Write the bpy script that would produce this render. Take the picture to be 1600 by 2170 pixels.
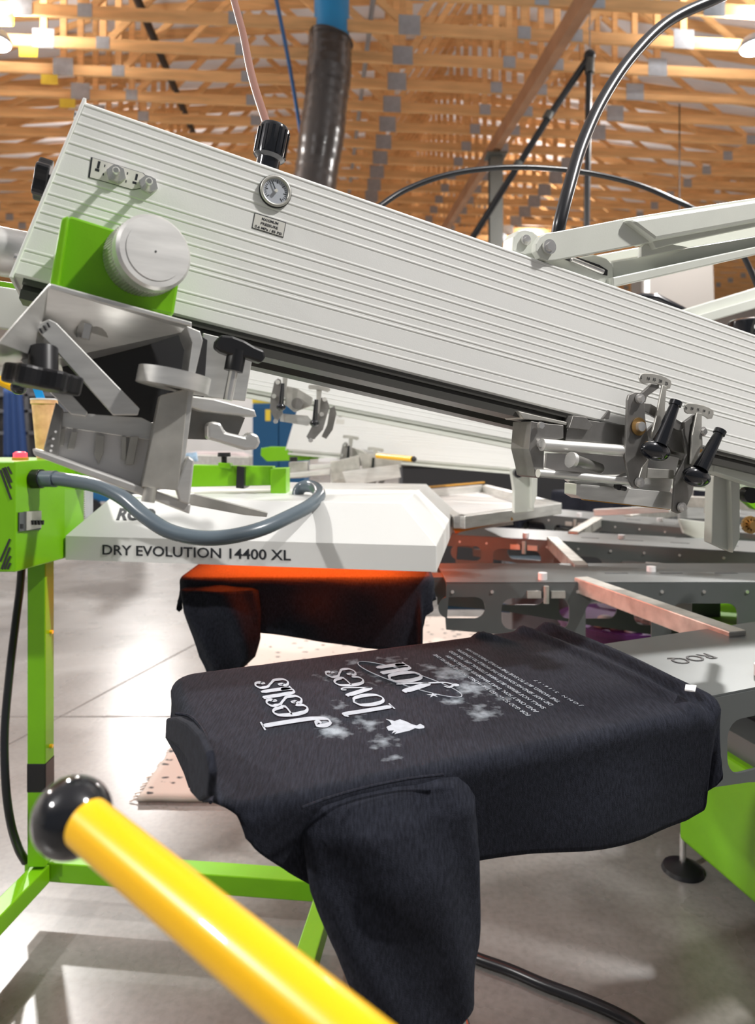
import bpy, bmesh, math, random
from mathutils import Vector, Matrix, noise
for o in list(bpy.data.objects): bpy.data.objects.remove(o)
random.seed(4)
SC = bpy.context.scene; COL = SC.collection
# ---------------------------------------------------------------- camera
F = 1450.0; HZ = 920.0; CAM = Vector((0, 0, 1.3))
cd = bpy.data.cameras.new('camera'); cam = bpy.data.objects.new('camera', cd); COL.objects.link(cam)
cam.location = CAM; cam.rotation_euler = (math.radians(90), 0, 0)
cd.sensor_fit = 'HORIZONTAL'; cd.sensor_width = 36; cd.lens = F / 1600 * 36
cd.shift_y = -(1085 - HZ) / 1600
cd.clip_start = 0.02; cd.clip_end = 200
cd.dof.use_dof = True; cd.dof.focus_distance = 1.05; cd.dof.aperture_fstop = 6.3
SC.camera = cam
# ---------------------------------------------------------------- world, exposure
W = bpy.data.worlds.new('world'); SC.world = W; W.use_nodes = True
bg = W.node_tree.nodes['Background']; bg.inputs[0].default_value = (0.93, 0.96, 1.0, 1); bg.inputs[1].default_value = 0.16
SC.view_settings.view_transform = 'Standard'; SC.view_settings.look = 'None'
SC.view_settings.exposure = 0.0; SC.view_settings.gamma = 1.0; SC.view_settings.use_curve_mapping = False
LAMP_W = 450.0        # each high bay lamp, downward
ROOF_FILL = 85.0       # added upward fill above each lamp, to brighten the roof
GLOW_W = 26.0         # the red hot lamps of the flash unit
# ---------------------------------------------------------------- materials
def mat(name, col, rough=.5, metal=0., var=0., vscale=20., bump=0., bscale=200., stretch=None, coat=0., emit=None, estr=0., trans=0.):
    m = bpy.data.materials.new(name); m.use_nodes = True; nt = m.node_tree; b = nt.nodes['Principled BSDF']
    b.inputs['Base Color'].default_value = (*col, 1); b.inputs['Roughness'].default_value = rough; b.inputs['Metallic'].default_value = metal
    b.inputs['Coat Weight'].default_value = coat
    if trans: b.inputs['Transmission Weight'].default_value = trans
    if emit: b.inputs['Emission Color'].default_value = (*emit, 1); b.inputs['Emission Strength'].default_value = estr
    tc = nt.nodes.new('ShaderNodeTexCoord'); mp = nt.nodes.new('ShaderNodeMapping'); nt.links.new(tc.outputs['Object'], mp.inputs[0])
    if stretch: mp.inputs['Scale'].default_value = stretch
    if var:
        n = nt.nodes.new('ShaderNodeTexNoise'); n.inputs['Scale'].default_value = vscale; n.inputs['Detail'].default_value = 6
        nt.links.new(mp.outputs[0], n.inputs['Vector'])
        r = nt.nodes.new('ShaderNodeValToRGB'); r.color_ramp.elements[0].position = .3; r.color_ramp.elements[1].position = .7
        r.color_ramp.elements[0].color = (*[c * (1 - var) for c in col], 1); r.color_ramp.elements[1].color = (*[min(1, c * (1 + var)) for c in col], 1)
        nt.links.new(n.outputs[0], r.inputs[0]); nt.links.new(r.outputs[0], b.inputs['Base Color'])
    if bump:
        n2 = nt.nodes.new('ShaderNodeTexNoise'); n2.inputs['Scale'].default_value = bscale; n2.inputs['Detail'].default_value = 4
        nt.links.new(mp.outputs[0], n2.inputs['Vector'])
        bp = nt.nodes.new('ShaderNodeBump'); bp.inputs['Strength'].default_value = bump; bp.inputs['Distance'].default_value = .002
        nt.links.new(n2.outputs[0], bp.inputs['Height']); nt.links.new(bp.outputs[0], b.inputs['Normal'])
    return m
HEADW = mat('white_ribbed_coat', (.83, .835, .81), .38, var=.02, vscale=3, bump=.05, bscale=600)
WHITE = mat('white_powder_coat', (.72, .725, .705), .38, var=.02, vscale=3, bump=.05, bscale=600)
CREAM = mat('pale_grey_powder_coat', (.66, .68, .62), .35, var=.02, bump=.05, bscale=500)
GREEN = mat('lime_powder_coat', (.165, .44, .004), .35, bump=.06, bscale=500, var=.03)
SILVER = mat('brushed_aluminium', (.76, .755, .73), .36, .7, var=.12, vscale=14, stretch=(1, 1, 6))
SILVERD = mat('machined_aluminium', (.52, .51, .47), .42, .65, var=.18, vscale=30)
STEEL = mat('laser_cut_steel', (.27, .262, .25), .42, .75, var=.15, vscale=30)
CHROME = mat('bright_steel', (.80, .79, .77), .24, .8)
BRASS = mat('brass_washer', (.55, .33, .12), .3, .9)
RAIL = mat('dark_rail', (.10, .098, .09), .4, .5)
GREYP = mat('grey_arm_paint', (.125, .137, .137), .36, .35, var=.06, vscale=8)
BLACK = mat('black_plastic', (.012, .012, .014), .35)
BLACKG = mat('glossy_black_plastic', (.008, .009, .012), .12, coat=.5)
RUBBER = mat('black_rubber_hose', (.012, .013, .016), .28)
YELLOW = mat('yellow_gloss', (1.0, .55, .001), .30, coat=.25)
HOSEG = mat('grey_corrugated_conduit', (.10, .13, .155), .25)
WOOD = mat('spruce_lumber', (.82, .47, .20), .65, var=.16, vscale=2.2, stretch=(1, 8, 8))
GLULAM = mat('brown_beam', (.50, .27, .15), .6, var=.15, vscale=3)
GALV = mat('galvanised_plate', (.37, .39, .42), .45, .4, var=.1)
ROOFM = mat('white_roof_liner', (.88, .88, .92), .6, var=.06, vscale=1.2)
WALLM = mat('pale_wall_sheet', (.72, .70, .68), .7, var=.03)
INK = mat('black_lettering', (.012, .015, .02), .5)
PLATE = mat('pale_label_plate', (.68, .67, .62), .4)
BLUE = mat('bright_blue', (.004, .27, .62), .4)
NAVY = mat('navy_cloth', (.004, .028, .11), .8)
BLUEC = mat('blue_cabinet_paint', (.004, .08, .20), .5)
YTAG = mat('yellow_tag', (.85, .62, .05), .5)
DUCT = mat('dark_shiny_sleeve', (.05, .041, .037), .24, coat=.3, bump=1.0, bscale=30, stretch=(1, 1, 1))
CORD = mat('reddish_hose', (.25, .12, .09), .4)
BLUEH = mat('blue_air_hose', (.04, .15, .38), .35)
DARKW = mat('dark_void_metal', (.02, .02, .022), .6)
PRINTW = mat('silver_white_ink', (.38, .41, .46), .7, var=.1, vscale=120)
SHELF = mat('dark_shelf', (.06, .06, .065), .6)
WHITEP = mat('white_plastic', (.75, .74, .74), .4)
TEAL = mat('teal_plastic', (.25, .55, .55), .4)
PINKP = mat('pinkish_grey_plastic', (.5, .42, .42), .5)
ORANGEI = mat('orange_ink_stained_plastic', (.95, .50, .24), .45, var=.3, vscale=30)
COLG = mat('grey_column_paint', (.16, .165, .15), .5)
REDL = mat('red_lit_button', (.8, .02, .03), .3, emit=(1, .03, .05), estr=3.5)
LAMPE = mat('led_lens', (1, 1, 1), .4, emit=(.95, .98, 1), estr=30)
HEAT = mat('glowing_heater', (1, .2, .05), .4, emit=(1, .13, .015), estr=14)
AMBER = mat('amber_squeegee_rubber', (.55, .27, .03), .4)
GLASSD = mat('gauge_dial', (.50, .53, .58), .25, coat=.5)
def floor_mat():
    m = mat('polished_concrete', (.40, .375, .355), .3); nt = m.node_tree; b = nt.nodes['Principled BSDF']
    tc = nt.nodes.new('ShaderNodeTexCoord')
    def nz(s, d=8, dist=0):
        n = nt.nodes.new('ShaderNodeTexNoise'); n.inputs['Scale'].default_value = s; n.inputs['Detail'].default_value = d; n.inputs['Distortion'].default_value = dist
        nt.links.new(tc.outputs['Object'], n.inputs['Vector']); return n
    a = nz(1.6, 9, 1.0); r = nt.nodes.new('ShaderNodeValToRGB'); nt.links.new(a.outputs[0], r.inputs[0])
    r.color_ramp.elements[0].position = .3; r.color_ramp.elements[0].color = (.15, .138, .128, 1)
    r.color_ramp.elements[1].position = .7; r.color_ramp.elements[1].color = (.27, .258, .246, 1)
    c = nz(55, 4); r2 = nt.nodes.new('ShaderNodeValToRGB'); nt.links.new(c.outputs[0], r2.inputs[0])
    r2.color_ramp.elements[0].position = .28; r2.color_ramp.elements[0].color = (.8, .8, .8, 1); r2.color_ramp.elements[1].position = .6; r2.color_ramp.elements[1].color = (1, 1, 1, 1)
    mx = nt.nodes.new('ShaderNodeMix'); mx.data_type = 'RGBA'; mx.blend_type = 'MULTIPLY'; mx.inputs[0].default_value = 1
    nt.links.new(r.outputs[0], mx.inputs[6]); nt.links.new(r2.outputs[0], mx.inputs[7]); nt.links.new(mx.outputs[2], b.inputs['Base Color'])
    d = nz(3, 5); mr = nt.nodes.new('ShaderNodeMapRange'); mr.inputs[3].default_value = .20; mr.inputs[4].default_value = .36
    b.inputs['Coat Weight'].default_value = .4; b.inputs['Coat Roughness'].default_value = .28
    nt.links.new(d.outputs[0], mr.inputs[0]); nt.links.new(mr.outputs[0], b.inputs['Roughness'])
    return m
def rug_mat():
    m = mat('speckled_rug_pile', (.60, .52, .46), .95, bump=.8, bscale=300); nt = m.node_tree; b = nt.nodes['Principled BSDF']
    tc = nt.nodes.new('ShaderNodeTexCoord'); mp = nt.nodes.new('ShaderNodeMapping'); mp.inputs['Scale'].default_value = (13, 22, 1)
    nt.links.new(tc.outputs['Object'], mp.inputs[0])
    v = nt.nodes.new('ShaderNodeTexVoronoi'); v.inputs['Scale'].default_value = 1.0; v.inputs['Randomness'].default_value = .75; nt.links.new(mp.outputs[0], v.inputs['Vector'])
    n = nt.nodes.new('ShaderNodeTexNoise'); n.inputs['Scale'].default_value = 40; nt.links.new(tc.outputs['Object'], n.inputs['Vector'])
    ad = nt.nodes.new('ShaderNodeMath'); ad.operation = 'MULTIPLY_ADD'; ad.inputs[1].default_value = .5; nt.links.new(n.outputs[0], ad.inputs[0]); nt.links.new(v.outputs['Distance'], ad.inputs[2])
    r = nt.nodes.new('ShaderNodeValToRGB'); nt.links.new(ad.outputs[0], r.inputs[0])
    r.color_ramp.elements[0].position = .42; r.color_ramp.elements[0].color = (.05, .055, .06, 1)
    r.color_ramp.elements[1].position = .47; r.color_ramp.elements[1].color = (.62, .53, .47, 1)
    nt.links.new(r.outputs[0], b.inputs['Base Color']); return m
def shirt_mat(name, spots=None, ang=0.):
    m = mat(name, (.03, .031, .04), .92, bump=.5, bscale=900); nt = m.node_tree; b = nt.nodes['Principled BSDF']
    b.inputs['Sheen Weight'].default_value = .0; b.inputs['Sheen Roughness'].default_value = .5; b.inputs['Specular IOR Level'].default_value = .22
    tc = nt.nodes.new('ShaderNodeTexCoord'); mp = nt.nodes.new('ShaderNodeMapping'); nt.links.new(tc.outputs['Object'], mp.inputs[0])
    mp.inputs['Rotation'].default_value = (0, 0, ang); mp.inputs['Scale'].default_value = (420, 45, 130)
    n = nt.nodes.new('ShaderNodeTexNoise'); n.inputs['Scale'].default_value = 1; n.inputs['Detail'].default_value = 3; nt.links.new(mp.outputs[0], n.inputs['Vector'])
    r = nt.nodes.new('ShaderNodeValToRGB'); nt.links.new(n.outputs[0], r.inputs[0])
    r.color_ramp.elements[0].position = .35; r.color_ramp.elements[0].color = (.007, .0084, .014, 1)
    r.color_ramp.elements[1].position = .72; r.color_ramp.elements[1].color = (.020, .0225, .034, 1)
    out = r.outputs[0]
    if spots:
        cur = None
        for (x, y, rad, st) in spots:
            vd = nt.nodes.new('ShaderNodeVectorMath'); vd.operation = 'DISTANCE'; vd.inputs[1].default_value = (x, y, 0)
            fl = nt.nodes.new('ShaderNodeVectorMath'); fl.operation = 'MULTIPLY'; fl.inputs[1].default_value = (1, 1, 0)
            nt.links.new(tc.outputs['Object'], fl.inputs[0]); nt.links.new(fl.outputs[0], vd.inputs[0])
            mr = nt.nodes.new('ShaderNodeMapRange'); mr.inputs[1].default_value = rad; mr.inputs[2].default_value = 0; mr.inputs[3].default_value = 0; mr.inputs[4].default_value = st
            nt.links.new(vd.outputs['Value'], mr.inputs[0])
            if cur is None: cur = mr.outputs[0]
            else:
                mx = nt.nodes.new('ShaderNodeMath'); mx.operation = 'MAXIMUM'; nt.links.new(cur, mx.inputs[0]); nt.links.new(mr.outputs[0], mx.inputs[1]); cur = mx.outputs[0]
        cn = nt.nodes.new('ShaderNodeTexNoise'); cn.inputs['Scale'].default_value = 55; cn.inputs['Detail'].default_value = 6; nt.links.new(tc.outputs['Object'], cn.inputs['Vector'])
        ma = nt.nodes.new('ShaderNodeMath'); ma.operation = 'MULTIPLY_ADD'; ma.inputs[1].default_value = 1.5; nt.links.new(cn.outputs[0], ma.inputs[0]); nt.links.new(cur, ma.inputs[2])
        rr = nt.nodes.new('ShaderNodeMapRange'); rr.inputs[1].default_value = .92; rr.inputs[2].default_value = 1.55; rr.inputs[3].default_value = 0; rr.inputs[4].default_value = .62
        nt.links.new(ma.outputs[0], rr.inputs[0])
        gate = nt.nodes.new('ShaderNodeMath'); gate.operation = 'GREATER_THAN'; gate.inputs[1].default_value = .0; nt.links.new(cur, gate.inputs[0])
        mu = nt.nodes.new('ShaderNodeMath'); mu.operation = 'MULTIPLY'; nt.links.new(rr.outputs[0], mu.inputs[0]); nt.links.new(gate.outputs[0], mu.inputs[1])
        mix = nt.nodes.new('ShaderNodeMix'); mix.data_type = 'RGBA'; nt.links.new(mu.outputs[0], mix.inputs[0]); nt.links.new(out, mix.inputs[6]); mix.inputs[7].default_value = (.50, .56, .62, 1)
        out = mix.outputs[2]
    nt.links.new(out, b.inputs['Base Color']); return m
SHIRT = shirt_mat('black_jersey')
COLLAR = shirt_mat('black_rib_knit')
# ---------------------------------------------------------------- geometry helpers
A1 = math.radians(22.5)
E = Vector((math.cos(A1), math.sin(A1), 0)); N = Vector((-math.sin(A1), math.cos(A1), 0)); Z = Vector((0, 0, 1))
def PT(t): return (N, t)                    # vertical planes along the first print head
def PY(y): return (Vector((0, 1, 0)), y)    # planes facing the front
def PZ(z): return (Z, z)                    # level planes
def PE(s): return (E, s)
def U(px, py, pl):
    n, k = pl; r = Vector(((px - 800) / F, 1, (HZ - py) / F)); return CAM + r * ((k - n.dot(CAM)) / n.dot(r))
def P(px, py, d): return U(px, py, PY(d))
def ST(s, t, z=0.): return E * s + N * t + Z * z
class MB:
    def __init__(s): s.v = []; s.f = []
    def add(s, vs, fs):
        b = len(s.v); s.v += [Vector(v) for v in vs]; s.f += [tuple(i + b for i in f) for f in fs]; return s
    def hexa(s, c8):
        return s.add(c8, [(0, 3, 2, 1), (4, 5, 6, 7), (0, 1, 5, 4), (1, 2, 6, 5), (2, 3, 7, 6), (3, 0, 4, 7)])
    def box(s, c, d, ax=None):
        c = Vector(c); X, Y, Zz = ax or (Vector((1, 0, 0)), Vector((0, 1, 0)), Z)
        q = []
        for k in (-1, 1):
            for i, j in ((-1, -1), (1, -1), (1, 1), (-1, 1)): q.append(c + X * (i * d[0] / 2) + Y * (j * d[1] / 2) + Zz * (k * d[2] / 2))
        return s.hexa(q)
    def bar(s, a, b, w, h, up=Z):
        a = Vector(a); b = Vector(b); x = (b - a).normalized(); y = up.cross(x).normalized(); z = x.cross(y)
        return s.box((a + b) / 2, ((b - a).length, w, h), (x, y, z))
    def prism(s, poly, vec):
        n = len(poly); p = [Vector(q) for q in poly]; vec = Vector(vec)
        return s.add(p + [q + vec for q in p], [tuple(range(n)), tuple(range(2 * n - 1, n - 1, -1))] + [(i, i + n, (i + 1) % n + n, (i + 1) % n) for i in range(n)])
    def tube(s, pts, r, n=12, caps=True):
        pts = [Vector(p) for p in pts]; rs = r if isinstance(r, (list, tuple)) else [r] * len(pts); b = len(s.v); up = None
        for i, p in enumerate(pts):
            t = (pts[min(i + 1, len(pts) - 1)] - pts[max(i - 1, 0)]).normalized()
            if up is None: up = t.orthogonal().normalized()
            up = (up - t * up.dot(t)).normalized(); w = t.cross(up)
            for k in range(n):
                a = 2 * math.pi * k / n; s.v.append(p + (up * math.cos(a) + w * math.sin(a)) * rs[i])
        for i in range(len(pts) - 1):
            for k in range(n): s.f.append((b + i * n + k, b + i * n + (k + 1) % n, b + (i + 1) * n + (k + 1) % n, b + (i + 1) * n + k))
        if caps:
            s.f.append(tuple(b + k for k in range(n - 1, -1, -1))); e = b + (len(pts) - 1) * n; s.f.append(tuple(e + k for k in range(n)))
        return s
    def ball(s, c, r, ax=None, n=20, m=12):
        c = Vector(c); r = r if isinstance(r, (list, tuple)) else (r, r, r); X, Y, Zz = ax or (Vector((1, 0, 0)), Vector((0, 1, 0)), Z)
        b = len(s.v); s.v.append(c - Zz * r[2])
        for j in range(1, m):
            ph = -math.pi / 2 + math.pi * j / m
            for k in range(n):
                a = 2 * math.pi * k / n; s.v.append(c + X * (r[0] * math.cos(a) * math.cos(ph)) + Y * (r[1] * math.sin(a) * math.cos(ph)) + Zz * (r[2] * math.sin(ph)))
        s.v.append(c + Zz * r[2]); T = b + 1 + (m - 1) * n
        for k in range(n): s.f.append((b, b + 1 + (k + 1) % n, b + 1 + k)); s.f.append((T, T - n + k, T - n + (k + 1) % n))
        for j in range(m - 2):
            for k in range(n):
                o = b + 1 + j * n; s.f.append((o + k, o + (k + 1) % n, o + n + (k + 1) % n, o + n + k))
        return s
    def rivet(s, c, r, ax, h=None): return s.tube([c, Vector(c) + Vector(ax).normalized() * (h or r * .6)], r, 10)
    def build(s, name, m, parent=None, smooth=False, bevel=0., solid=0.):
        me = bpy.data.meshes.new(name); off = parent_origin(parent)
        me.from_pydata([v - off for v in s.v], [], s.f)
        bm = bmesh.new(); bm.from_mesh(me); bmesh.ops.recalc_face_normals(bm, faces=bm.faces); bm.to_mesh(me); bm.free()
        me.materials.append(m); o = bpy.data.objects.new(name, me); COL.objects.link(o)
        if parent: o.parent = parent
        if smooth:
            me.polygons.foreach_set('use_smooth', [True] * len(me.polygons))
            if smooth != 'all':
                md = o.modifiers.new('edges', 'EDGE_SPLIT'); md.split_angle = math.radians(38)
        if bevel:
            md = o.modifiers.new('bevel', 'BEVEL'); md.width = bevel; md.segments = 2; md.limit_method = 'ANGLE'; md.angle_limit = math.radians(40)
        if solid:
            md = o.modifiers.new('solid', 'SOLIDIFY'); md.thickness = solid; md.offset = 0
        return o
def parent_origin(p):
    v = Vector((0, 0, 0))
    while p is not None: v += p.location; p = p.parent
    return v
def thing(name, label, cat, loc=(0, 0, 0), group=None):
    o = bpy.data.objects.new(name, None); COL.objects.link(o); o.location = loc; o.empty_display_size = .05
    return tag(o, label, cat, group)
def tag(o, label, cat, group=None, kind=None):
    o['label'] = label; o['category'] = cat
    if group: o['group'] = group
    if kind: o['kind'] = kind
    return o
def struct(o): o['kind'] = 'structure'; return o
def clone(o, parent=None):
    c = o.copy(); COL.objects.link(c); c.parent = parent
    for ch in list(o.children): clone(ch, c)
    return c
def slab(name, m, poly, pl, th, parent, bevel=0., smooth=False):
    return MB().prism([U(x, y, pl) for x, y in poly], pl[0] * th).build(name, m, parent, smooth, bevel)
def spline(pts, n=8):
    pts = [Vector(p) for p in pts]; q = [pts[0] * 2 - pts[1]] + pts + [pts[-1] * 2 - pts[-2]]; out = []
    for i in range(1, len(q) - 2):
        a, b, c, d = q[i - 1:i + 3]
        for k in range(n):
            t = k / n; out.append(.5 * ((2 * b) + (c - a) * t + (2 * a - 5 * b + 4 * c - d) * t * t + (3 * b - a - 3 * c + d) * t ** 3))
    out.append(pts[-1]); return out
def frame_mat(o, x, y):
    x = Vector(x).normalized(); y = Vector(y); y = (y - x * y.dot(x)).normalized(); z = x.cross(y)
    M = Matrix((x, y, z)).transposed().to_4x4(); M.translation = o; return M
def curve_mesh(cu, M, name, m, parent):
    tmp = bpy.data.objects.new('tmp', cu); me = bpy.data.meshes.new_from_object(tmp); bpy.data.objects.remove(tmp); bpy.data.curves.remove(cu)
    me.transform(Matrix.Translation(-parent_origin(parent)) @ M); me.materials.clear(); me.materials.append(m); me.name = name
    o = bpy.data.objects.new(name, me); COL.objects.link(o); o.parent = parent; return o
def text(s, size, o, x, y, m, parent, name='lettering', width=None, align='LEFT', thick=.0004, spacing=1., bold=0., linesp=1.):
    cu = bpy.data.curves.new('t', 'FONT'); cu.body = s; cu.size = size; cu.extrude = thick / 2; cu.align_x = align; cu.space_character = spacing; cu.offset = bold; cu.space_line = linesp
    cu.resolution_u = 3
    sx = 1.
    if width:
        tmp = bpy.data.objects.new('tmp', cu); me = bpy.data.meshes.new_from_object(tmp); w = max(v.co.x for v in me.vertices) - min(v.co.x for v in me.vertices)
        bpy.data.objects.remove(tmp); bpy.data.meshes.remove(me); sx = width / w
    M = frame_mat(o, x, y) @ Matrix.Diagonal((sx, 1, 1, 1))
    return curve_mesh(cu, M, name, m, parent)
def cutplate(name, m, outer, holes, o, x, y, th, parent):
    cu = bpy.data.curves.new('c', 'CURVE'); cu.dimensions = '2D'; cu.fill_mode = 'BOTH'; cu.extrude = th / 2
    for poly in [outer] + holes:
        sp = cu.splines.new('POLY'); sp.points.add(len(poly) - 1); sp.use_cyclic_u = True
        for i, p in enumerate(poly): sp.points[i].co = (p[0], p[1], 0, 1)
    return curve_mesh(cu, frame_mat(o, x, y), name, m, parent)
def rrect(x0, y0, x1, y1, r, n=5):
    out = []
    for cx, cy, a0 in ((x1 - r, y1 - r, 0), (x0 + r, y1 - r, 90), (x0 + r, y0 + r, 180), (x1 - r, y0 + r, 270)):
        for k in range(n + 1):
            a = math.radians(a0 + 90 * k / n); out.append((cx + r * math.cos(a), cy + r * math.sin(a)))
    return out
def lerp(tab, x):
    if x <= tab[0][0]: return tab[0][1]
    for (a, b), (c, d) in zip(tab, tab[1:]):
        if x <= c: return b + (d - b) * (x - a) / (c - a)
    return tab[-1][1]
def smooth01(t): t = max(0, min(1, t)); return t * t * (3 - 2 * t)

# ================================================================ SETTING
TA = math.radians(4.9); TX = Vector((math.cos(TA), math.sin(TA), 0)); TY = Vector((-math.sin(TA), math.cos(TA), 0))
CEIL = 5.73
def Q(q, p, z): return TX * q + TY * p + Z * z
QL, QR, YB = -13.0, 15.0, 22.5
struct(MB().hexa([Q(QL, -6, -.1), Q(QR, -6, -.1), Q(QR, YB, -.1), Q(QL, YB, -.1), Q(QL, -6, 0), Q(QR, -6, 0), Q(QR, YB, 0), Q(QL, YB, 0)]).build('floor', floor_mat()))
def rise(q): return .6 + 1.5 * (1 - abs(q - 2.6) / 15.0)
w = MB(); w.prism([Q(QL, YB, 0), Q(QR, YB, 0), Q(QR, YB, CEIL + rise(QR)), Q(2.6, YB, CEIL + rise(2.6)), Q(QL, YB, CEIL + rise(QL))], TY * .15); struct(w.build('wall_back', WALLM))
struct(MB().hexa([Q(QL - .15, -6, 0), Q(QL, -6, 0), Q(QL, YB, 0), Q(QL - .15, YB, 0), Q(QL - .15, -6, 6.1), Q(QL, -6, 6.1), Q(QL, YB, 6.1), Q(QL - .15, YB, 6.1)]).build('wall_left', WALLM))
struct(MB().hexa([Q(QR, -6, 0), Q(QR + .15, -6, 0), Q(QR + .15, YB, 0), Q(QR, YB, 0), Q(QR, -6, 6.1), Q(QR + .15, -6, 6.1), Q(QR + .15, YB, 6.1), Q(QR, YB, 6.1)]).build('wall_right', WALLM))
r = MB()
for a, b in ((QL, 2.6), (2.6, QR)):
    r.prism([Q(a, -6, CEIL + rise(a) + .1), Q(b, -6, CEIL + rise(b) + .1), Q(b, -6, CEIL + rise(b) + .2), Q(a, -6, CEIL + rise(a) + .2)], TY * (YB + 6))
struct(r.build('ceiling', ROOFM))
# floor control joints, cut as shallow dark lines
jm = mat('joint_filler', (.17, .155, .145), .8)
jt = MB()
for y in (3.15, 9.2): jt.box((0, y, .001), (24, .008, .002))
d1 = P(60, 1650, 1); jt.bar((-1.72, 2.3, .001), (-.62, 5.9, .001), .008, .002)
struct(jt.build('trim_1', jm))
# longitudinal beam and column under the ridge
g = thing('roof_beam', 'brown timber beam running lengthwise under the roof trusses', 'beam', Q(2.6, 5, CEIL - .25))
MB().bar(Q(2.62, 4, CEIL - .14), Q(2.62, YB - .1, CEIL - .14), .11, .2).build('beam', GLULAM, g)
def column(p, lab):
    t = thing('steel_column', lab, 'column', Q(2.62, p, 0))
    m = MB(); b = Q(2.62, p, 0); m.box(b + Z * 2.73, (.05, .17, 5.4)); m.box(b + Z * 2.73 + Vector((0, .09, 0)), (.19, .012, 5.4)); m.box(b + Z * 2.73 - Vector((0, .09, 0)), (.19, .012, 5.4)); m.build('shaft', COLG, t)
    MB().box(b + Z * 5.44, (.3, .3, .03)).build('cap_plate', COLG, t); MB().box(b + Z * .0105, (.35, .35, .02)).build('base_plate', COLG, t)
column(10.0, 'grey steel column standing under the brown beam, nearest the camera'); column(18.0, 'distant grey steel column farther back under the brown beam')
# ---- trusses
panels = [-12.6, -9.6, -6.4, -3.14, -2.48, -.9, 1.0, 2.3, 2.9, 4.17, 6.6, 9.4, 12, 14.7]
def make_truss():
    t = thing('roof_truss', 'x', 'truss', (0, 0, 0), 'timber roof trusses')
    MB().box((1, 0, .07), (27.8, .04, .125)).build('bottom_chord', WOOD, t)
    m = MB(); m.bar((QL + .1, 0, rise(QL) + .02), (2.6, 0, rise(2.6)), .04, .14); m.bar((2.6, 0, rise(2.6)), (QR - .1, 0, rise(QR) + .02), .04, .14); m.build('top_chord', WOOD, t)
    pp = panels
    for i, q in enumerate(pp):
        if q in (-3.14, -2.48, 1.0, 2.3, 2.9, 4.17, -12.6, 14.7): MB().bar((q, 0, .13), (q, 0, rise(q) - .06), .04, .075, Vector((1, 0, 0))).build('web', WOOD, t)
        if i + 1 < len(pp) and pp[i + 1] - q > 1:
            q2 = pp[i + 1]; a = (q + .08, 0, .14); b = (q2 - .08, 0, rise(q2) - .1)
            if i % 2: a, b = (q2 - .08, 0, .14), (q + .08, 0, rise(q) - .1)
            MB().bar(a, b, .038, .075).build('web', WOOD, t)
        big = q in (1.0, 4.17, -3.14)
        s = .24 if big else .15
        MB().box((q, -.022, .08 if not big else .1), (s, .004, .14 if not big else .22)).build('connector_plate', GALV, t)
    MB().box((-3.3, -.03, -.07), (.2, .004, .12)).build('tag', YTAG, t)
    return t
ords = 'first second third fourth fifth sixth seventh eighth ninth tenth eleventh twelfth thirteenth fourteenth fifteenth sixteenth seventeenth eighteenth nineteenth twentieth twenty-first twenty-second twenty-third twenty-fourth twenty-fifth twenty-sixth'.split()
tr = make_truss()
for k in range(25):
    o = tr if k == 0 else clone(tr)
    o.location = Q(0, 6.93 + .608 * k, CEIL); o.rotation_euler = (0, 0, TA)
    o['label'] = 'orange-brown timber roof truss, %s counted back from the top edge' % ords[k]
# ---- pipes in the roof space
def pipe(name, pts, r, m, lab, cat, n=10, sm=True):
    c = Vector(pts[0]); o = MB().tube(pts, r, n).build(name, m, None, True); return tag(o, lab, cat)
pipe('roof_pipe', [Q(-2.05, 5, CEIL + .5), Q(-2.05, 22.3, CEIL + .5)], .05, BLACK, 'black pipe running lengthwise above the trusses, left side', 'pipe')
pipe('roof_pipe', [Q(.58, 5, CEIL + .22), Q(.58, 22.3, CEIL + .22)], .03, GALV, 'thin grey conduit running lengthwise above the trusses beside the duct', 'pipe')
# ---- high bay lights
def lamp(q, p, lab):
    c = Q(q, p, 5.42); t = thing('high_bay_light', lab, 'light', c, 'round high bay lights')
    MB().tube([c + Z * .01, c + Z * .03, c + Z * .10, c + Z * .14], [.17, .18, .15, .06], 28).build('housing', mat('lamp_housing', (.5, .5, .52), .4), t, True)
    MB().tube([c - Z * .006, c + Z * .012], .155, 28).build('lens', LAMPE, t, True)
    MB().tube([c + Z * .14, c + Z * .32], .008, 8).build('hook', GALV, t)
    ld = bpy.data.lights.new('lamp_light', 'AREA'); ld.shape = 'DISK'; ld.size = .3; ld.energy = LAMP_W; ld.color = (1, .97, .94)
    lo = bpy.data.objects.new('lamp_light', ld); COL.objects.link(lo); lo.parent = t; lo.location = (0, 0, -.02)
    ld = bpy.data.lights.new('roof_fill_light', 'AREA'); ld.shape = 'DISK'; ld.size = .34; ld.energy = ROOF_FILL; ld.color = (1, .97, .94)  # added fill light aimed up at the roof; the housing itself is closed
    lo = bpy.data.objects.new('roof_fill_light', ld); COL.objects.link(lo); lo.parent = t; lo.location = (0, 0, .16); lo.rotation_euler = (math.pi, 0, 0)
lamp(-3.42, 7.538, 'round high bay light glaring at the upper left edge'); lamp(4.66, 6.93, 'round high bay light glaring at the upper right edge')
lamp(-5.0, -1.0, 'round high bay light above and left of the camera'); lamp(3.45, .1, 'round high bay light above and right of the camera'); 
lamp(-3.7, 14.836, 'far round high bay light over the left aisle'); lamp(4.7, 14.836, 'far round high bay light over the right aisle'); lamp(-9.5, 7.538, 'round high bay light over the far left bay'); lamp(11, 8.146, 'round high bay light over the far right bay')
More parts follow.
